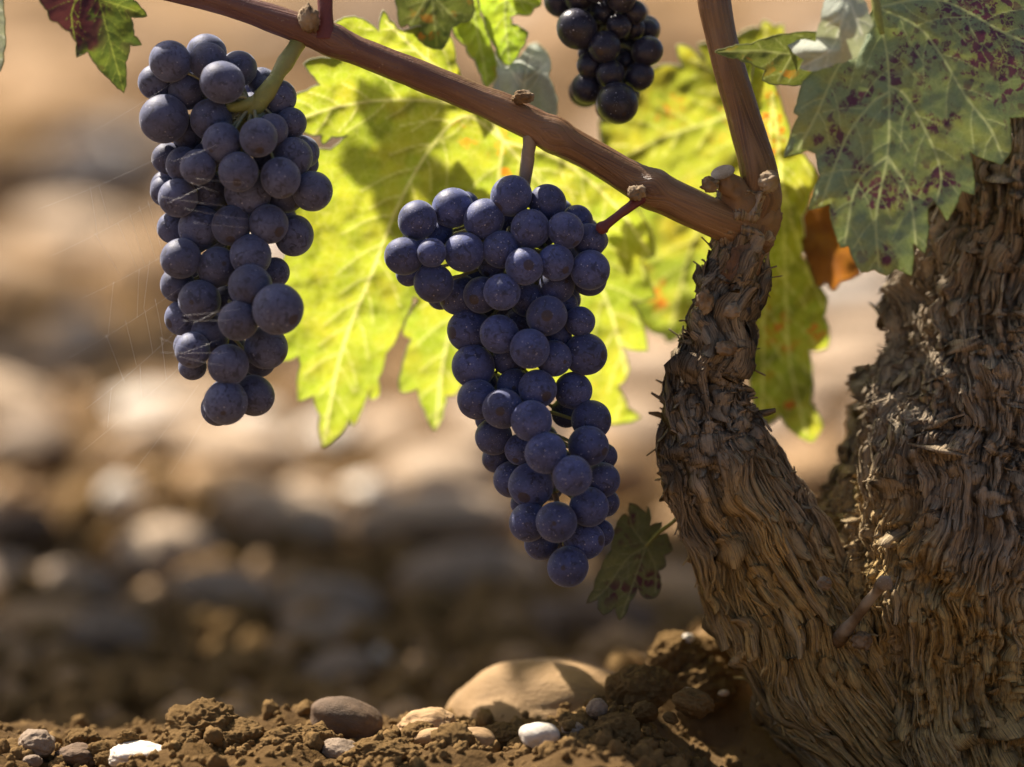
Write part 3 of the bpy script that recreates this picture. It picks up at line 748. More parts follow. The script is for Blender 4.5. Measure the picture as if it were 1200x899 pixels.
# spurs: cut stub, short broken peduncle, dry twig on the trunk
v, f = little('stub', [(878, 252, 19, .01), (862, 226, 15, .003), (848, 204, 13, -.002)], None, 28, 60, .3)
st = mk('cut_stub', v, f, M['knot'], vine, True, base, {'tone': np.full(len(v), .5), 'warm': np.full(len(v), .45)})
v, f = ICO[4]
ax = (P(846, 198, -.004) - P(862, 222, .002)); ax /= np.linalg.norm(ax); ax = ax + np.array([.15, -.15, .35]); ax /= np.linalg.norm(ax)
rot = np.array(Vector(ax).to_track_quat('Z', 'Y').to_matrix())
mk('cut_face', (v * np.array([14.5 * PX, 14.5 * PX, 0.0010])) @ rot.T + P(847, 202, -.002), f, M['cut'], st, True, base).location = (0, 0, 0)
v, f = little('peduncle', [(752, 228, 10, .0), (742, 240, 6.5, -.004), (728, 250, 5.5, -.006), (712, 262, 5.5, -.007), (706, 267, 8, -.007), (702, 272, 5, -.007)], None, 14, 40, .15)
mk('broken_stalk', v, f, M['petiole_red'], vine, True, base)
v, f = little('twig', [(978, 752, 11, .012), (992, 738, 7.5, .0), (1012, 712, 6.5, -.008), (1028, 692, 7, -.014), (1034, 685, 9, -.016)], None, 14, 40, .15)
tw = mk('dry_twig', v, f, M['bud'], vine, True, base)
v, f = lump(3, 320, 0.5)
mk('cut_tip', v * np.array([9, 6, 9]) * PX + P(1036, 684, -.019), f, M['cut'], tw, True, base).location = (0, 0, 0)
bud(966, 683, -.004, 9, 8, 310); bud(1010, 750, -.003, 11, 11, 311)

# ------------------------------------------------------------------ grape bunches
GR = []
for i in range(5):
    import bmesh
    bm = bmesh.new(); bmesh.ops.create_uvsphere(bm, u_segments=40, v_segments=26, radius=1)
    v = np.array([p.co[:] for p in bm.verts]); f = [[q.index for q in p.verts] for p in bm.faces]; bm.free()
    v = v * (1 + 0.018 * fbm(v * 1.2 + i * 7, 2, 90 + i))[:, None]
    v[:, 2] *= 1 + 0.015 * i - 0.02
    me = bpy.data.meshes.new('grape'); me.from_pydata(v.tolist(), [], f)
    me.polygons.foreach_set('use_smooth', [True] * len(me.polygons)); GR.append(me)

def zc(o, k, rows): return [(o[0] + a / k, o[1] + b / k, c / k, l) for a, b, c, l in rows]
mid = zc((440, 190), 3.597, [(177,245,81,2),(325,193,82,1),(385,180,52,-2),(458,242,82,2),(572,142,81,2),(725,172,75,1),(653,282,82,3),(850,247,64,0),(802,287,74,3),(900,330,68,1),(930,330,50,0),
    (905,455,80,3),(900,492,70,0),(760,423,75,4),(627,440,75,4),(530,368,78,3),(375,380,82,3),(237,382,60,4),(120,397,76,3),(268,300,55,0),(245,510,82,3),(140,470,52,-1),(275,570,52,0),(355,560,82,1),
    (447,560,73,2),(533,548,77,4),(640,580,72,1),(762,520,73,1),(490,430,58,0),(722,648,82,4),(795,600,56,0),(862,672,63,2),(765,735,60,1),(885,810,84,3),(397,710,88,2),(522,725,78,4),(650,787,82,4),
    (752,828,72,3),(345,690,38,-1),(560,830,65,1),(412,862,88,2),(560,245,60,-2),(700,300,60,-3),(430,480,60,-3),(600,680,60,-3),(820,420,60,-3)]) + \
  zc((500, 430), 2.997, [(178,115,70,3),(308,68,58,1),(268,147,69,3),(390,77,64,4),(515,83,64,2),(368,190,69,5),(235,245,64,2),(328,290,52,2),(248,318,50,0),(418,302,70,5),(490,160,52,-2),(578,187,68,2),
    (568,278,67,4),(620,315,47,0),(512,382,69,5),(618,397,60,2),(628,478,47,0),(298,395,62,1),(366,416,76,3),(570,492,69,4),(358,545,67,3),(456,545,70,5),(338,480,42,-1),(553,610,66,3),(612,584,46,1),
    (403,620,58,1),(496,702,70,3),(200,60,50,-1),(430,420,50,-3),(480,600,45,-2),(210,185,40,-1)])
left = zc((150, 20), 3.596, [(177,187,86,3),(330,155,84,1),(338,188,79,2),(465,218,73,1),(397,275,86,4),(560,270,56,0),(632,340,77,1),(118,275,71,1),(250,312,76,2),(152,430,97,2),(248,490,69,1),(350,433,84,4),
    (397,527,79,5),(550,508,77,5),(608,475,66,2),(688,447,62,1),(695,590,79,3),(738,568,66,1),(750,620,50,0),(168,595,65,1),(232,622,72,2),(295,633,73,4),(182,650,45,0),(465,652,81,5),(643,677,81,4),(155,733,63,1),
    (210,762,79,3),(335,745,84,2),(505,740,92,3),(665,745,76,2),(778,735,82,3),(330,590,60,-1),(470,380,60,-2),(400,440,60,-3),(590,600,60,-2),(560,380,60,-2)]) + \
  zc((150, 260), 3.596, [(190,25,67,2),(305,28,90,3),(435,17,82,4),(592,10,81,4),(700,58,82,3),(222,155,82,3),(377,190,83,4),(517,142,85,4),(515,272,88,4),(208,265,73,2),(617,215,63,1),(302,332,85,4),
    (632,368,104,4),(228,405,70,2),(345,470,78,3),(465,417,82,5),(272,540,71,3),(582,530,87,3),(272,610,56,1),(423,602,83,5),(555,590,63,1),(412,762,90,4),(530,732,81,3),(378,788,69,2),(420,330,60,-2),(440,520,55,-2)])
top = zc((600, 0), 2.997, [(228,102,70,4),(165,5,52,2),(320,42,45,2),(325,165,55,4),(272,228,43,3),(265,310,56,2),(345,260,49,4),(370,363,72,5),(475,180,52,3),(447,270,49,3),(375,92,43,3),(430,42,41,2),
    (475,105,38,0),(400,215,38,1),(262,185,30,0),(235,-10,50,3),(300,-40,48,4),(385,-5,50,4),(430,100,37,1),(340,-100,55,3),(250,-90,52,3),(420,-80,50,3),(180,-70,50,2),(300,-150,52,3)])

def bunch(name, label, rows, d0, mat, stem_mat_, axis_pts, thick, lay, extra=None):
    g_ = np.array(rows, float)
    fill = []; q_ = random.Random(len(rows)); tries = 0
    while len(fill) < 97 - len(rows) and len(fill) < 34 and tries < 4000:   # berries deeper inside the bunch
        tries += 1
        b = g_[q_.randrange(len(g_))]; c_ = b[:2] + np.array([q_.uniform(-24, 24), q_.uniform(-24, 24)]); rr_ = q_.uniform(16, 21)
        aa = np.linspace(0, 2 * np.pi, 14)
        rim_ = c_ + rr_ * np.column_stack([np.cos(aa), np.sin(aa)])
        if not all(np.any(np.hypot(*(g_[:, :2] - e).T) < g_[:, 2] + 4.5) for e in rim_): continue
        if any(np.hypot(*(c_ - np.array(e[:2]))) < 21 for e in fill): continue
        fill.append((c_[0], c_[1], rr_, -3.5))
    if fill: g_ = np.vstack([g_, np.array(fill)])
    k = PX * (D + d0) / D
    x, y, r = g_[:, 0] * k, g_[:, 1] * k, g_[:, 2] * k
    z = g_[:, 3] * lay                                  # towards the viewer
    z0 = z.copy()
    for it in range(160):                               # ease berries apart in depth only
        dz = np.zeros(len(z))
        for i in range(len(z)):
            dxy2 = (x - x[i]) ** 2 + (y - y[i]) ** 2
            need = (0.93 * (r + r[i])) ** 2 - dxy2
            gap = np.sqrt(np.maximum(need, 0)); dd = z[i] - z
            sg = np.where(np.abs(z0[i] - z0) > 1e-9, np.sign(z0[i] - z0), np.sign(i - np.arange(len(z))))
            pen = np.where(need > 0, gap - dd * sg, 0); pen[i] = 0
            dz[i] = np.sum(np.where(pen > 0, pen * sg, 0)) * 0.22
        z = z + np.clip(dz, -.004, .004) + (z0 - z) * 0.01
    z = z - np.median(z)
    b0 = P(axis_pts[0][0], axis_pts[0][1], d0 + axis_pts[0][2])
    root = thing(name, label, 'grape bunch', b0, 'bunches of dark grapes hanging on the vine')
    dep = d0 - z
    c = P(g_[:, 0], g_[:, 1], dep); rr = g_[:, 2] * S * (D + dep)
    ap = np.array(axis_pts, float); a = catmull(np.column_stack([ap[:, 0], ap[:, 1], ap[:, 2] + d0, ap[:, 3]]), 70)
    path = P(a[:, 0], a[:, 1], a[:, 2]); prad = a[:, 3] * PX
    for i in range(len(c)):
        o = bpy.data.objects.new('grape', GR[i % 5]); COL.objects.link(o); o.parent = root
        o.location = c[i] - b0; o.scale = (rr[i] * 1.045 * random.uniform(.97, 1.03), rr[i] * 1.045 * random.uniform(.97, 1.03), rr[i] * 1.045 * random.uniform(.97, 1.05))
        if not GR[i % 5].materials: GR[i % 5].materials.append(None)
        o.material_slots[0].link = 'OBJECT'; o.material_slots[0].material = mat
        inn = np.argmin(np.linalg.norm(path - (c[i] + np.array([0, 0, rr[i] * 1.2])), axis=1))
        dv = path[inn] - c[i] + rng.normal(0, 0.006, 3)
        q = Vector(dv).to_track_quat('Z', 'Y')
        o.rotation_euler = (q.to_matrix() @ Euler((0, 0, random.uniform(0, 6))).to_matrix()).to_euler()
    mb = MB(); sd = random.randint(0, 99)
    v, f = tube(path, prad, 16, lambda pos, s_, th, r_: r_ * 0.25 * fbm(pos * 160, 2, sd)); mb.add(v, f)
    mb2 = MB()
    for i in range(len(c)):
        j = 26 + np.argmin(np.linalg.norm(path[26:] - (c[i] + np.array([0, 0, 0.010])), axis=1)); e = path[j]
        u = e - c[i]; L = np.linalg.norm(u)
        if L < 1e-4: continue
        pts = np.array([c[i] + u / L * rr[i] * 0.9, c[i] + u / L * (rr[i] + 0.0015), c[i] + u * 0.75 + np.array([0, 0, .002]), e])
        pr = np.interp(np.linspace(0, 1, 14), [0, .12, .3, 1], [.0013, .0011, .0006, .0009])
        v, f = tube(catmull(pts, 14), pr, 8); mb2.add(v, f)
    mb.build('stem', [M[stem_mat_]], root, b0)
    mb2.build('pedicels', [M['stem_pale']], root, b0)
    for e in (extra or []): e(root, b0)
    return root

bunch('grape_bunch', 'long greyish blue bunch at left hanging from a green stem, threads of web on it', left, 0.0, M['grape_grey'], 'stem_green',
      [(352, 45, .004, 9), (335, 72, -.004, 9.5), (315, 105, -.010, 10.5), (297, 128, -.010, 11), (288, 142, 0, 9), (275, 220, .004, 6), (270, 300, .004, 5), (265, 390, .003, 4), (262, 470, .002, 2)], 0.02, 0.0042,
      [lambda root, b0: mk('side_stem', *little('s', [(318, 100, 5, -.006), (300, 118, 8, -.011), (275, 126, 6.5, -.012), (262, 122, 4, -.006)], None), M['stem_green'], root, True, b0)])
bunch('grape_bunch', 'large powdery blue bunch in the middle, tapering down in front of the yellow leaf', mid, 0.004, M['grape_blue'], 'stem_grey',
      [(623, 138, 0, 12), (621, 165, 0, 8.5), (617, 195, .004, 8), (612, 225, .012, 7), (600, 270, .016, 6), (600, 350, .014, 5.5), (615, 450, .010, 5), (640, 540, .008, 4), (655, 600, .006, 3), (663, 650, .004, 2)], 0.02, 0.0042)
bunch('grape_bunch', 'small glossy black bunch cut off by the top edge', top, 0.045, M['grape_dark'], 'stem_green',
      [(700, -90, .006, 6), (705, -30, .006, 4), (712, 30, .004, 4), (722, 70, 0, 3.5), (724, 100, .004, 2)], 0.02, 0.0038)

# ------------------------------------------------------------------ leaves
def seg_dist(p, a, b):
    ab = b - a; t = np.clip(((p - a) @ ab) / (ab @ ab + 1e-12), 0, 1)
    return np.linalg.norm(p - (a + t[:, None] * ab), axis=1)
def poly_dist(p, pts):
    d = np.full(len(p), 1e9)
    for i in range(len(pts) - 1): d = np.minimum(d, seg_dist(p, pts[i], pts[i + 1]))
    return d
def inside(p, poly):
    x, y = p[:, 0], p[:, 1]; c = np.zeros(len(p), bool); n = len(poly)
    for i in range(n):
        x0, y0 = poly[i]; x1, y1 = poly[(i + 1) % n]
        if y0 == y1: continue
        k = ((y0 > y) != (y1 > y)) & (x < (x1 - x0) * (y - y0) / (y1 - y0) + x0); c ^= k
    return c
def organic(poly, seed, bulge=0.07, step=4.0):
    r_ = random.Random(seed); out = []
    poly = np.array(poly, float); n = len(poly)
    area = 0.5 * np.sum(poly[:, 0] * np.roll(poly[:, 1], -1) - np.roll(poly[:, 0], -1) * poly[:, 1])
    for i in range(n):
        a, b = poly[i], poly[(i + 1) % n]; L = np.linalg.norm(b - a)
        m_ = max(1, int(L / step)); nrm = np.array([(b - a)[1], -(b - a)[0]]) / (L + 1e-9) * (1 if area > 0 else -1)
        bl = L * bulge * r_.uniform(0.5, 1.4)
        for k in range(m_):
            u = k / m_
            out.append(a + (b - a) * u + nrm * (bl * 4 * u * (1 - u) + (r_.gauss(0, 0.35) if k else 0)))
    return np.array(out)

def side_veins(main, seed, spacing=34, length=70, ang=48):
    r_ = random.Random(seed); out = []
    for ln in main:
        p = catmull(ln, max(8, int(sum(np.linalg.norm(np.diff(np.array(ln, float), axis=0), axis=1)) / 6)))
        s = np.concatenate([[0], np.cumsum(np.linalg.norm(np.diff(p, axis=0), axis=1))]); tot = s[-1]
        at = spacing * 0.7; sgn = 1
        while at < tot - 8:
            i = int(np.searchsorted(s, at)); i = min(i, len(p) - 2)
            t = p[i + 1] - p[i]; t = t / (np.linalg.norm(t) + 1e-9)
            a = R(ang + r_.uniform(-8, 8)) * sgn
            dr = np.array([t[0] * math.cos(a) - t[1] * math.sin(a), t[0] * math.sin(a) + t[1] * math.cos(a)])
            L = length * r_.uniform(0.6, 1.1) * (1 - 0.5 * at / tot)
            tt = t * 0.35
            out.append([p[i], p[i] + dr * L * 0.5, p[i] + dr * L + tt * L * 0.6])
            at += spacing * r_.uniform(0.4, 0.65); sgn = -sgn
    return out

def leaf_sheet(poly, depth, veins, seed, bulge=0.07, step=3.0, und=0.004, ridge=0.0009, dens=None, vw=1.5, curl=0.0, spacing=34, vlen=70, lo=0.0):
    poly = organic(poly, seed, bulge)
    x0, y0 = poly.min(0); x1, y1 = poly.max(0)
    hx, hy = np.meshgrid(np.arange(x0, x1, step), np.arange(y0, y1, step * 0.866))
    hx = hx + (np.arange(hx.shape[0]) % 2)[:, None] * step * 0.5
    pts = np.column_stack([hx.ravel(), hy.ravel()]); pts = pts[inside(pts, poly)]
    closed = np.vstack([poly, poly[:1]])
    pts = pts[poly_dist(pts, closed) > step * 0.55]
    n = len(poly)
    allp = np.vstack([poly, pts])
    vs, es, fs, _, _, _ = geometry.delaunay_2d_cdt([Vector(q) for q in allp], [(i, (i + 1) % n) for i in range(n)], [], 1, 1e-5)
    q = np.array([v[:] for v in vs])
    ed = poly_dist(q, closed)
    mains = [catmull(l, 40) for l in veins]
    secs = [catmull(l, 12) for l in side_veins(veins, seed, spacing, vlen)] if veins else []
    vd = np.full(len(q), 1e9); sdv = np.full(len(q), 1e9)
    for m_ in mains: vd = np.minimum(vd, poly_dist(q, m_))
    for m_ in secs: sdv = np.minimum(sdv, poly_dist(q, m_))
    vein = np.maximum(np.exp(-(vd / vw) ** 2), 0.75 * np.exp(-(sdv / (vw * 0.62)) ** 2))
    d = depth(q[:, 0], q[:, 1])
    p3 = np.column_stack([q / 60.0, np.full(len(q), seed * 3.7)])
    d = d + und * fbm(p3, 3, seed)
    d = d + ridge * (np.exp(-(vd / 7) ** 2) + 0.55 * np.exp(-(sdv / 5) ** 2)) + 0.0004 * fbm(p3 * 6, 2, seed + 1)
    if curl: d = d + curl * np.exp(-ed / 9.0) * (0.4 + fbm(p3 * 1.3, 2, seed + 3))
    dn = np.zeros(len(q)) + lo
    for (cx, cy, rx, ry, am) in (dens or []): dn = np.maximum(dn, lo + (am - lo) * np.exp(-(((q[:, 0] - cx) / rx) ** 2 + ((q[:, 1] - cy) / ry) ** 2)))
    return P(q[:, 0], q[:, 1], d), [tuple(f) for f in fs], vein, dn, n, q, d, mains

def leaf(name, label, poly, depth, veins, mat, margin, seed, petiole=None, pet_mat='stem_green', group=None, mr=0.00024, extra=None, **kw):
    v, f, vein, dn, n, q, d, mains = leaf_sheet(poly, depth, veins, seed, **kw)
    b0 = P(petiole[0][0], petiole[0][1], petiole[0][3]) if petiole else v.mean(0)
    root = thing(name, label, 'leaf', b0, group or 'vine leaves')
    mb = MB(); mb.add(v, f, 0)
    rim = v[np.append(np.arange(n), 0)] if len(v) >= n else v
    # the leaf's rim: a thin rolled margin
    segs = 5
    t, nn, bb = frames(rim)
    th = np.linspace(0, 2 * np.pi, segs, endpoint=False)
    ring = rim[:, None] + (np.cos(th)[None, :, None] * nn[:, None] + np.sin(th)[None, :, None] * bb[:, None]) * mr
    rf = [(i * segs + j, i * segs + (j + 1) % segs, (i + 1) * segs + (j + 1) % segs, (i + 1) * segs + j) for i in range(len(rim) - 1) for j in range(segs)]
    mb.add(ring.reshape(-1, 3), rf, 1)
    nr = ring.shape[0] * segs
    att = {'vein': np.append(vein, np.zeros(nr)), 'dens': np.append(dn, np.zeros(nr))}
    mb.build('blade', [M[mat], M[margin]], root, b0, attrs=att)
    if petiole:
        vv, ff = little('petiole', petiole, None, 12, 40, .05)
        mk('petiole', vv, ff, M[pet_mat], root, True, b0)
    if extra: extra(root, b0)
    return root

def plane(cx, cy, d0, gx_=0.0, gy_=0.0, cup=0.0, sc=150.0):
    return lambda x, y: d0 + gx_ * (x - cx) / 100 + gy_ * (y - cy) / 100 + cup * (((x - cx) / sc) ** 2 + ((y - cy) / sc) ** 2)

# big yellow-green leaf behind the middle bunch
A = [(392,27),(407,20),(420,21),(436,29),(444,36),(449,12),(456,23),(465,33),(472,36),(500,30),(515,35),(530,46),(534,72),(541,92),(600,128),(650,155),(700,185),(735,215),(740,239),(753,254),(768,299),(749,305),
     (768,349),(738,354),(751,377),(759,411),(728,406),(738,432),(723,453),(735,478),(751,489),(730,495),(713,496),(690,480),(640,450),(600,440),(560,430),(545,445),(534,462),(522,464),(520,480),(510,505),(497,480),
     (489,455),(469,460),(470,434),(482,397),(472,392),(480,368),(490,350),(484,347),(475,373),(467,390),(452,414),(443,444),(445,462),(435,469),(432,457),(420,490),(412,500),(410,490),(392,514),(378,524),(375,487),
     (368,463),(349,470),(352,427),(350,417),(330,423),(322,400),(330,340),(338,290),(345,240),(352,200),(372,175),(388,175),(397,168),(407,158),(389,160),(378,169),(376,158),(358,156),(340,135),(346,111),(360,106),(375,100),(368,90),(356,75),(372,68),(386,68),(398,69)]
Av = [[(590,165),(545,136),(505,173),(467,240),(437,317),(400,413),(379,518)], [(590,165),(560,128),(500,118),(440,118),(385,128),(350,140)], [(590,165),(555,110),(500,70),(452,25)],
      [(590,165),(575,260),(540,350),(520,420),(511,500)], [(590,165),(660,250),(710,350),(735,440),(748,487)], [(590,165),(660,190),(720,240),(762,298)]]
leaf('vine_leaf', 'big sunlit yellow green leaf behind the middle bunch', A, plane(560, 280, 0.075, 0.007, 0.012, 0.004, 220), Av, 'leaf_yellow', 'margin_pale', 5,
     step=2.6, und=0.006, dens=[(548,160,34,30,.4),(585,170,36,50,.36),(545,415,22,16,.5),(705,450,24,18,.3)], curl=0.003, vw=1.6, lo=-0.7, mr=0.0003)
# yellow leaf behind the upright cane
B = [(703,142),(720,120),(747,100),(763,80),(800,78),(793,53),(807,55),(830,77),(818,52),(830,50),(845,62),(875,35),(890,33),(895,24),(906,31),(918,29),(918,45),(905,90),(912,120),(900,180),(885,260),(855,330),(828,372),
     (808,384),(783,402),(778,394),(757,385),(742,360),(738,330),(735,290),(728,250),(708,180)]
Bv = [[(905,110),(840,140),(780,160),(730,185)], [(905,110),(850,90),(810,70)], [(905,110),(850,200),(810,290),(785,390)], [(905,110),(900,70),(897,30)]]
leaf('vine_leaf', 'yellow leaf with rust spots behind the upright cane', B, plane(800, 200, 0.115, 0.004, 0.012, 0.004, 150), Bv, 'leaf_back', 'margin_pale', 9,
     step=3.2, und=0.008, dens=[(795,130,30,25,.36),(770,350,24,30,.4),(860,140,40,60,.35)], lo=-0.5, curl=0.005, mr=0.0004)
# long hanging leaf right of the arm
C_ = [(885,70),(905,95),(918,130),(930,172),(948,190),(962,212),(950,226),(940,255),(939,300),(956,334),(969,347),(966,372),(972,394),(969,408),(948,411),(952,440),(950,470),(958,485),(964,499),(952,518),(940,514),(931,508),(914,487),(897,499),(890,490),(884,478),(878,432),(876,394),(880,330),(884,250),(880,150)]
Cv = [[(905,110),(915,200),(920,320),(925,420),(945,510)], [(905,110),(898,250),(895,380),(893,490)], [(912,200),(940,300),(965,360)]]
leaf('vine_leaf', 'narrow yellow green leaf hanging between arm and trunk', C_, plane(920, 300, 0.09, 0.012, 0.010, 0.0), Cv, 'leaf_back', 'margin_pale', 13,
     step=3.0, und=0.010, dens=[(915,400,22,50,.6),(905,150,20,50,.6),(955,390,20,20,.6),(925,480,20,20,.4)], lo=-0.4, curl=0.008, mr=0.0004)
J = [(935,215),(960,205),(985,240),(1000,290),(1008,322),(985,330),(975,340),(968,330),(958,338),(948,310),(940,270)]
leaf('vine_leaf', 'dry brown leaf behind the purple spotted leaf', J, plane(970, 280, 0.10, 0.01, 0.0), [[(940,215),(965,270),(985,328)]], 'leaf_dry', 'margin_dark', 17, step=3.2, und=0.012)
# spotted leaf on the right
Dp = [(919,184),(947,176),(956,180),(961,206),(947,246),(972,239),(985,290),(994,288),(1009,319),(1026,316),(1040,323),(1049,314),(1068,323),(1070,285),(1084,297),(1087,242),(1095,235),(1110,259),(1127,224),(1142,228),
      (1136,178),(1174,193),(1185,176),(1183,138),(1203,137),(1225,150),(1232,120),(1262,112),(1255,70),(1275,30),(1235,0),(1238,-50),(1190,-45),(1160,-90),(1120,-60),(1070,-75),(1045,-30),(1024,5),(1016,34),(1000,55),(965,75),(941,95),(934,121),(930,132),(936,136),(926,161)]
Dv = [[(1027,8),(1036,45),(1041,80),(1042,128),(1040,183),(1027,253),(1030,315)], [(1027,8),(1077,33),(1106,70),(1132,114),(1160,150),(1175,185)], [(1041,100),(1062,114),(1092,169),(1103,206),(1098,236)],
      [(1041,108),(1022,121),(996,154),(978,195),(962,240)], [(1027,18),(1005,55),(981,81),(956,136),(935,175)], [(1027,8),(1100,0),(1180,40),(1250,70)], [(1040,183),(1005,215),(990,285)], [(1040,183),(1065,225),(1074,290)]]
leaf('vine_leaf', 'grey green leaf with purple spots in front of the trunk', Dp, plane(1060, 140, -0.035, 0.004, -0.007, 0.006, 150), Dv, 'leaf_green', 'margin_green', 21,
     petiole=[(1022, -60, 4.5, -.02), (1024, -25, 4.5, -.034), (1027, 8, 5.5, -.0375), (1034, 40, 3, -.0385)], step=2.2, und=0.005, ridge=0.0008, vw=1.6, bulge=0.035, spacing=40, vlen=60,
     dens=[(1170,60,60,50,.66),(1150,10,50,45,.75),(1045,90,40,30,.5),(1075,75,40,35,.4),(1050,120,36,26,.42),(980,170,22,30,.5),(1000,120,40,25,.42),(1045,220,45,30,.55),(1040,298,14,12,.85),(1105,210,20,15,.6),(1010,195,14,14,.65),(1095,140,25,14,.5)], lo=-0.12, curl=0.003)
# curled leaf above it: olive lobe pointing left, pale downy fold
E1 = [(838,61),(850,57),(880,52),(901,44),(925,40),(960,38),(990,30),(1000,55),(965,78),(941,99),(915,99),(893,94),(897,82),(880,74),(864,68),(850,66)]
E2 = [(906,42),(930,48),(956,49),(962,25),(967,0),(975,-30),(1000,-45),(1015,-20),(1012,0),(1018,15),(1024,29),(1015,40),(1010,55),(1005,67),(996,70),(980,74),(965,80),(952,84),(937,80),(942,70),(922,52)]
def flap(root, b0):
    dep = lambda x, y: -0.052 + 0.016 * np.clip((np.abs(x - 985) / 50), 0, 1.6) ** 1.5 - 0.004 * np.sin((y - 0) / 18.0) + 0.010 * np.exp(-((y - 44) / 10) ** 2) * (x < 985)
    v, f, vein, dn, n, q, d, mains = leaf_sheet(E2, dep, [[(1000,-40),(990,10),(975,55),(940,78)], [(995,0),(1010,40)], [(985,20),(968,30)]], 31, step=2.4, und=0.006, spacing=20, vlen=30)
    mk('folded_lobe', v, f, M['leaf_downy'], root, True, b0, {'vein': vein, 'dens': dn})
leaf('vine_leaf', 'curled leaf with pale downy underside crossing the top of the upright cane', E1, lambda x, y: -0.026 + (960 - x) / 120 * 0.004 + (y - 70) / 40 * 0.004, [[(990,35),(940,62),(890,60),(842,61)], [(930,62),(912,95)]], 'leaf_olive', 'margin_green', 25,
     step=2.4, und=0.004, dens=[], extra=flap)
# leaf turning purple at upper left
F_ = [(46,0),(56,13),(59,24),(67,26),(82,37),(90,50),(90,67),(103,60),(113,76),(129,93),(145,109),(148,96),(147,73),(152,53),(166,53),(157,42),(153,20),(172,19),(165,9),(156,0),(168,-40),(130,-90),(70,-60),(35,-20)]
leaf('vine_leaf', 'leaf half green half dark purple at the top left corner', F_, plane(110, 20, -0.03, 0.008, -0.003, 0.004, 80), [[(115,-70),(113,-20),(122,22),(132,60),(145,106)], [(113,-20),(85,10),(90,60)], [(118,0),(150,10),(168,18)]], 'leaf_purple', 'margin_green', 35,
     step=1.8, und=0.005, dens=[(75,25,40,52,1.9),(100,45,20,26,1.2),(118,45,16,30,.6),(122,8,16,12,.5),(125,70,14,20,.45)], spacing=16, vlen=34, vw=1.0)
G_ = [(-2,-40),(4,10),(6,40),(4,62),(0,84),(-14,70),(-50,80),(-60,20),(-55,-40)]
leaf('vine_leaf', 'grey green leaf edge at the far left border', G_, plane(0, 20, -0.03, 0.004, 0, 0), [[(-40,-40),(-20,20),(-2,80)]], 'leaf_downy', 'margin_green', 39, step=3)
# cluster of small leaves above the middle of the cane
H1 = [(462,-6),(466,12),(470,32),(478,28),(486,38),(494,50),(504,56),(518,58),(526,44),(529,32),(540,26),(551,24),(556,12),(551,-5),(540,-40),(480,-40)]
leaf('vine_leaf', 'shaded olive leaf tip overlapping the top of the big yellow leaf', H1, plane(505, 10, 0.045, 0, .004), [[(505,-40),(508,10),(512,54)], [(506,-10),(480,30)], [(507,-5),(535,24)]], 'leaf_olive', 'margin_green', 43, step=2.4, und=.004, dens=[(500,40,14,8,.5)], spacing=18, vlen=22)
H2 = [(508,8),(518,5),(530,7),(540,14),(548,2),(553,-10),(563,17),(570,36),(576,54),(582,72),(583,88),(574,100),(570,104),(564,88),(556,70),(548,62),(546,54),(534,44),(530,30),(538,22),(520,12)]
leaf('vine_leaf', 'narrow bright green leaf above the cane bending down', H2, plane(550, 40, 0.055, -0.006, 0), [[(553,-8),(560,40),(572,100)], [(556,20),(515,9)]], 'leaf_fresh', 'margin_pale', 47, step=2.2, und=.004, spacing=16, vlen=20)
H3 = [(556,-30),(562,5),(567,20),(576,48),(581,56),(583,68),(598,77),(605,68),(610,58),(619,38),(610,32),(600,28),(598,20),(607,17),(621,18),(626,10),(634,6),(630,-10),(610,-30)]
leaf('vine_leaf', 'bright green toothed leaf at the top centre of the picture', H3, plane(595, 20, 0.05, 0.006, 0), [[(595,-30),(592,20),(597,74)], [(593,0),(618,36)], [(594,-5),(628,6)]], 'leaf_fresh', 'margin_pale', 51, step=2.2, und=.005, spacing=16, vlen=24)
H4 = [(582,62),(590,70),(600,74),(610,66),(620,52),(628,50),(640,60),(645,72),(643,90),(650,108),(653,122),(650,138),(640,140),(627,128),(608,118),(590,110),(577,104),(584,90)]
leaf('vine_leaf', 'pale downy curled leaf catching the sun just above the cane', H4, lambda x, y: 0.045 + 0.045 * np.clip((86 - y) / 36, 0, 1) ** 1.4 + 0.004 * np.sin(x / 9), [[(612,125),(616,90),(624,56)], [(615,100),(595,78)], [(616,95),(640,75)]], 'leaf_downy', 'margin_pale', 55, step=2.2, und=.004, spacing=16, vlen=26)
I_ = [(738,590),(743,591),(751,597),(758,602),(759,593),(763,604),(762,617),(776,612),(768,626),(764,634),(781,624),(784,634),(788,644),(778,651),(780,664),(771,669),(775,685),(771,697),(758,701),(751,696),(747,688),(738,705),(733,720),(726,727),(721,711),(707,720),(701,713),(701,702),(687,707),(696,691),(704,667),(717,644),(722,616),(733,602),(738,607)]
leaf('vine_leaf', 'small drooping dull green leaf beside the lower end of the middle bunch', I_, plane(738, 655, 0.04, 0.012, -0.006, 0.0), [[(770,625),(757,640),(735,655),(710,690),(690,706)], [(757,640),(745,675),(728,724)], [(757,640),(768,665),(768,694)], [(757,640),(740,615),(740,592)]], 'leaf_small', 'margin_dark', 59,
     petiole=[(800, 600, 2.5, .03), (788, 612, 2.2, .035), (772, 624, 2.2, .042), (757, 640, 2, .042)], step=1.8, und=.006, spacing=18, vlen=26, vw=1.0,
     dens=[(727,637,8,10,.8),(765,680,12,12,.9),(750,665,8,16,.7),(722,690,14,16,.6),(740,605,5,14,.9)], lo=.04)

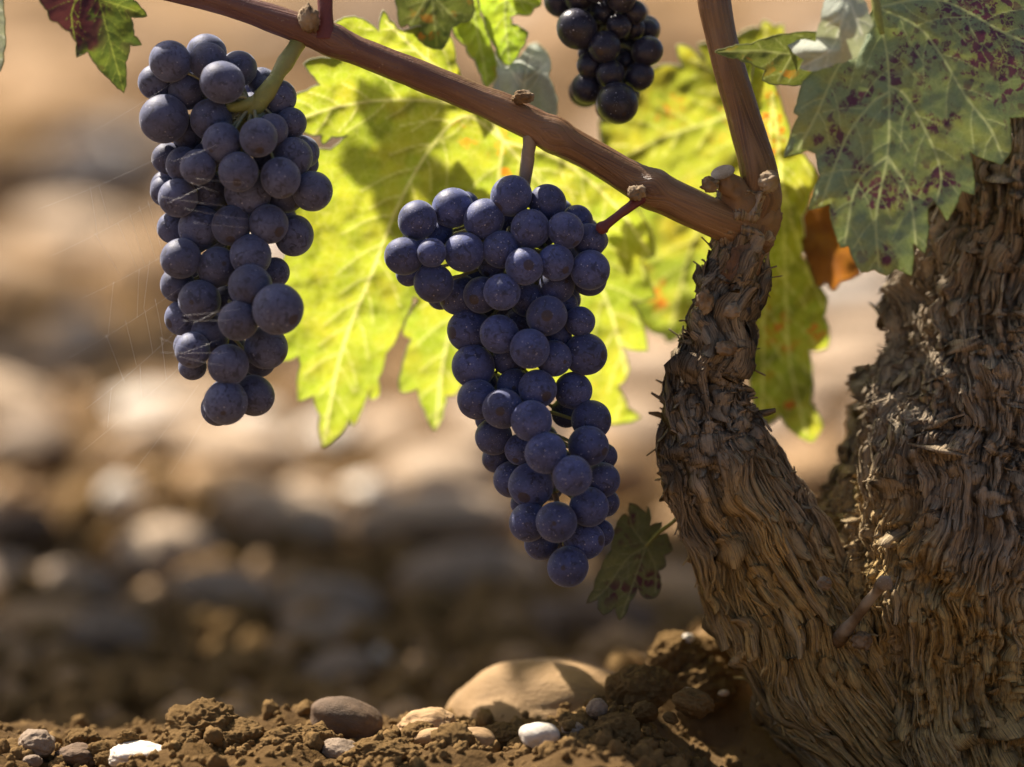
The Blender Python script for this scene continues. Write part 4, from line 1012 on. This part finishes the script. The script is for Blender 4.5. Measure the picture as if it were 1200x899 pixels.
# ------------------------------------------------------------------ unseen foliage added to cast shade (leaves above the frame, vines beside it)
def leaf_shape():
    th = np.linspace(-np.pi, np.pi, 41)[:-1]
    r = 0.62 + 0.24 * np.cos(5 * th / 1.02) * (0.6 + 0.4 * np.cos(th)) + 0.05 * np.cos(25 * th)
    r = r * (1 - 0.55 * np.exp(-((np.abs(th) - np.pi) / 0.25) ** 2))
    return np.column_stack([np.sin(th) * r, np.cos(th) * r])
LS = leaf_shape()
def add_leaf(mb, pos, size, nrm, spin):
    q = np.array((Vector(nrm).to_track_quat('Z', 'Y').to_matrix() @ Euler((0, 0, spin)).to_matrix()))
    o = LS; z = -0.18 * (o ** 2).sum(1)
    inner = o * 0.5
    v = np.vstack([np.column_stack([o, z]), np.column_stack([inner, -0.18 * (inner ** 2).sum(1) + 0.02 * np.cos(np.arange(40) * 1.57)]), [[0, 0, 0]]]) * size
    n = 40
    f = [(i, (i + 1) % n, n + (i + 1) % n, n + i) for i in range(n)] + [(n + i, n + (i + 1) % n, 2 * n) for i in range(n)]
    mb.add(v @ q.T + pos, f)
# leaves added above the frame to shade the bunches and the big leaf
CAST = [(490, -165, .165, 42), (430, -165, .10, 60), (520, -190, .11, 70), (600, -150, .10, 60), (350, -120, .13, 55), (700, -230, .10, 80), (450, -300, .12, 80), (560, -330, .14, 80), (820, -260, .10, 90), (960, -220, .07, 90), (1080, -260, .06, 110),
        (1200, -230, .05, 110), (1010, -380, .10, 120), (1150, -400, .10, 120), (760, -420, .13, 110), (880, -480, .12, 110), (640, -500, .15, 100)]
CAST.append((None, 0, 0, 105))
for i, (px, py, d, sz) in enumerate(CAST):
    mb = MB(); b0 = P(px, py, d) if px is not None else P(448, 150, .065) + SUN * 0.45
    add_leaf(mb, b0, sz * PX, SUN if px is None else (random.uniform(-.5, -.1), random.uniform(.2, .7), random.uniform(.5, 1)), random.uniform(0, 6))
    r_ = thing('vine_leaf', 'unseen green leaf added above the frame to cast shade', 'leaf', b0, 'unseen leaves added for shade')
    n_ = mb.n
    mb.build('blade', [M['leaf_fresh']], r_, b0, attrs={'vein': np.zeros(n_), 'dens': np.zeros(n_)})
def shade_vine(x, y, cx, cy, rx, ry, zlo, zhi, n, label):  # unseen vine added so its crown shades the ground behind the ridge
    b0 = np.array([x, y, 0.0])
    r_ = thing('grapevine', label, 'grapevine', b0, 'unseen vines added for shade')
    tp = np.array([[x, y, -.03], [x + .02, y, .12], [x - .01, y + .02, .26], [x, y, zlo + .05]])
    v, f = tube(catmull(tp, 60), np.linspace(.05, .032, 60), 40, lambda pos, s_, th, r: fbm(pos * 60, 3, 8) * .012)
    mk('trunk', v, f, M['bark'], r_, True, b0, {'tone': np.full(len(v), .5), 'warm': np.full(len(v), .3)})
    mb = MB()
    for i in range(n):
        a = random.uniform(0, 2 * math.pi); q = math.sqrt(random.random())
        z = random.uniform(zlo, zhi)
        add_leaf(mb, np.array([cx + rx * q * math.cos(a), cy + ry * q * math.sin(a), z]), random.uniform(.05, .08), (random.gauss(0, .5), random.gauss(0, .5), 1), random.uniform(0, 6))
    n_ = mb.n
    mb.build('crown', [M['leaf_olive']], r_, b0, attrs={'vein': np.zeros(n_), 'dens': np.zeros(n_)})
shade_vine(-0.80, 2.40, -.46, 2.27, .66, .33, .42, .76, 400, 'unseen leafy vine added left of the frame to shade the stony ground')
shade_vine(-1.10, 5.2, -1.0, 5.1, .62, .42, .42, .80, 300, 'second unseen leafy vine added farther back to shade the ground')
shade_vine(-0.95, 3.55, -.85, 3.5, .40, .24, .42, .75, 130, 'third unseen leafy vine added midway back to shade the ground')

# ------------------------------------------------------------------ spider web at the left bunch
def web():
    mb = MB(); r_ = random.Random(4)
    hub = np.array([215., 440.])
    ends = [(70, 175), (45, 245), (60, 300), (95, 350), (80, 420), (100, 480), (95, 530), (150, 560), (200, 555)]
    dz = lambda x: -0.012 + (200 - x) / 150 * 0.01
    def thread(a, b, r=0.000012, sag=3):
        n = 8; u = np.linspace(0, 1, n)
        x = a[0] + (b[0] - a[0]) * u; y = a[1] + (b[1] - a[1]) * u + sag * 4 * u * (1 - u)
        v, f = tube(P(x, y, dz(x)), r, 4); mb.add(v, f)
    tops = [(205, 95), (195, 180), (200, 225), (215, 285), (222, 330), (226, 370), (232, 410), (240, 440), (250, 470)]
    for (a, b) in zip(tops, ends): thread(a, b)
    for k in range(9):
        u = 0.12 + k * 0.08
        for i in range(1, 6):
            if r_.random() < 0.45: continue
            a = np.array(tops[i]) * (1 - u) + np.array(ends[i]) * u; b = np.array(tops[i + 1]) * (1 - u) + np.array(ends[i + 1]) * u
            a = a + np.array([r_.gauss(0, 2.5), r_.gauss(0, 2.5)]); b = b + np.array([r_.gauss(0, 2.5), r_.gauss(0, 2.5)]); thread(a, b, 0.000022, -1)
    for _ in range(14):                                   # stray lines across the berries
        a = (r_.uniform(185, 230), r_.uniform(180, 420)); b = (a[0] + r_.uniform(30, 80), a[1] + r_.uniform(-30, 15))
        n = 8; u = np.linspace(0, 1, n)
        v, f = tube(P(a[0] + (b[0] - a[0]) * u, a[1] + (b[1] - a[1]) * u + 3 * u * (1 - u), -0.034), 0.000022, 4); mb.add(v, f)
    tag(mb.build('spider_web', [M['web']], None, P(215, 440, -.012)), 'thin torn spider web stretched left from the left bunch', 'spider web')
web()
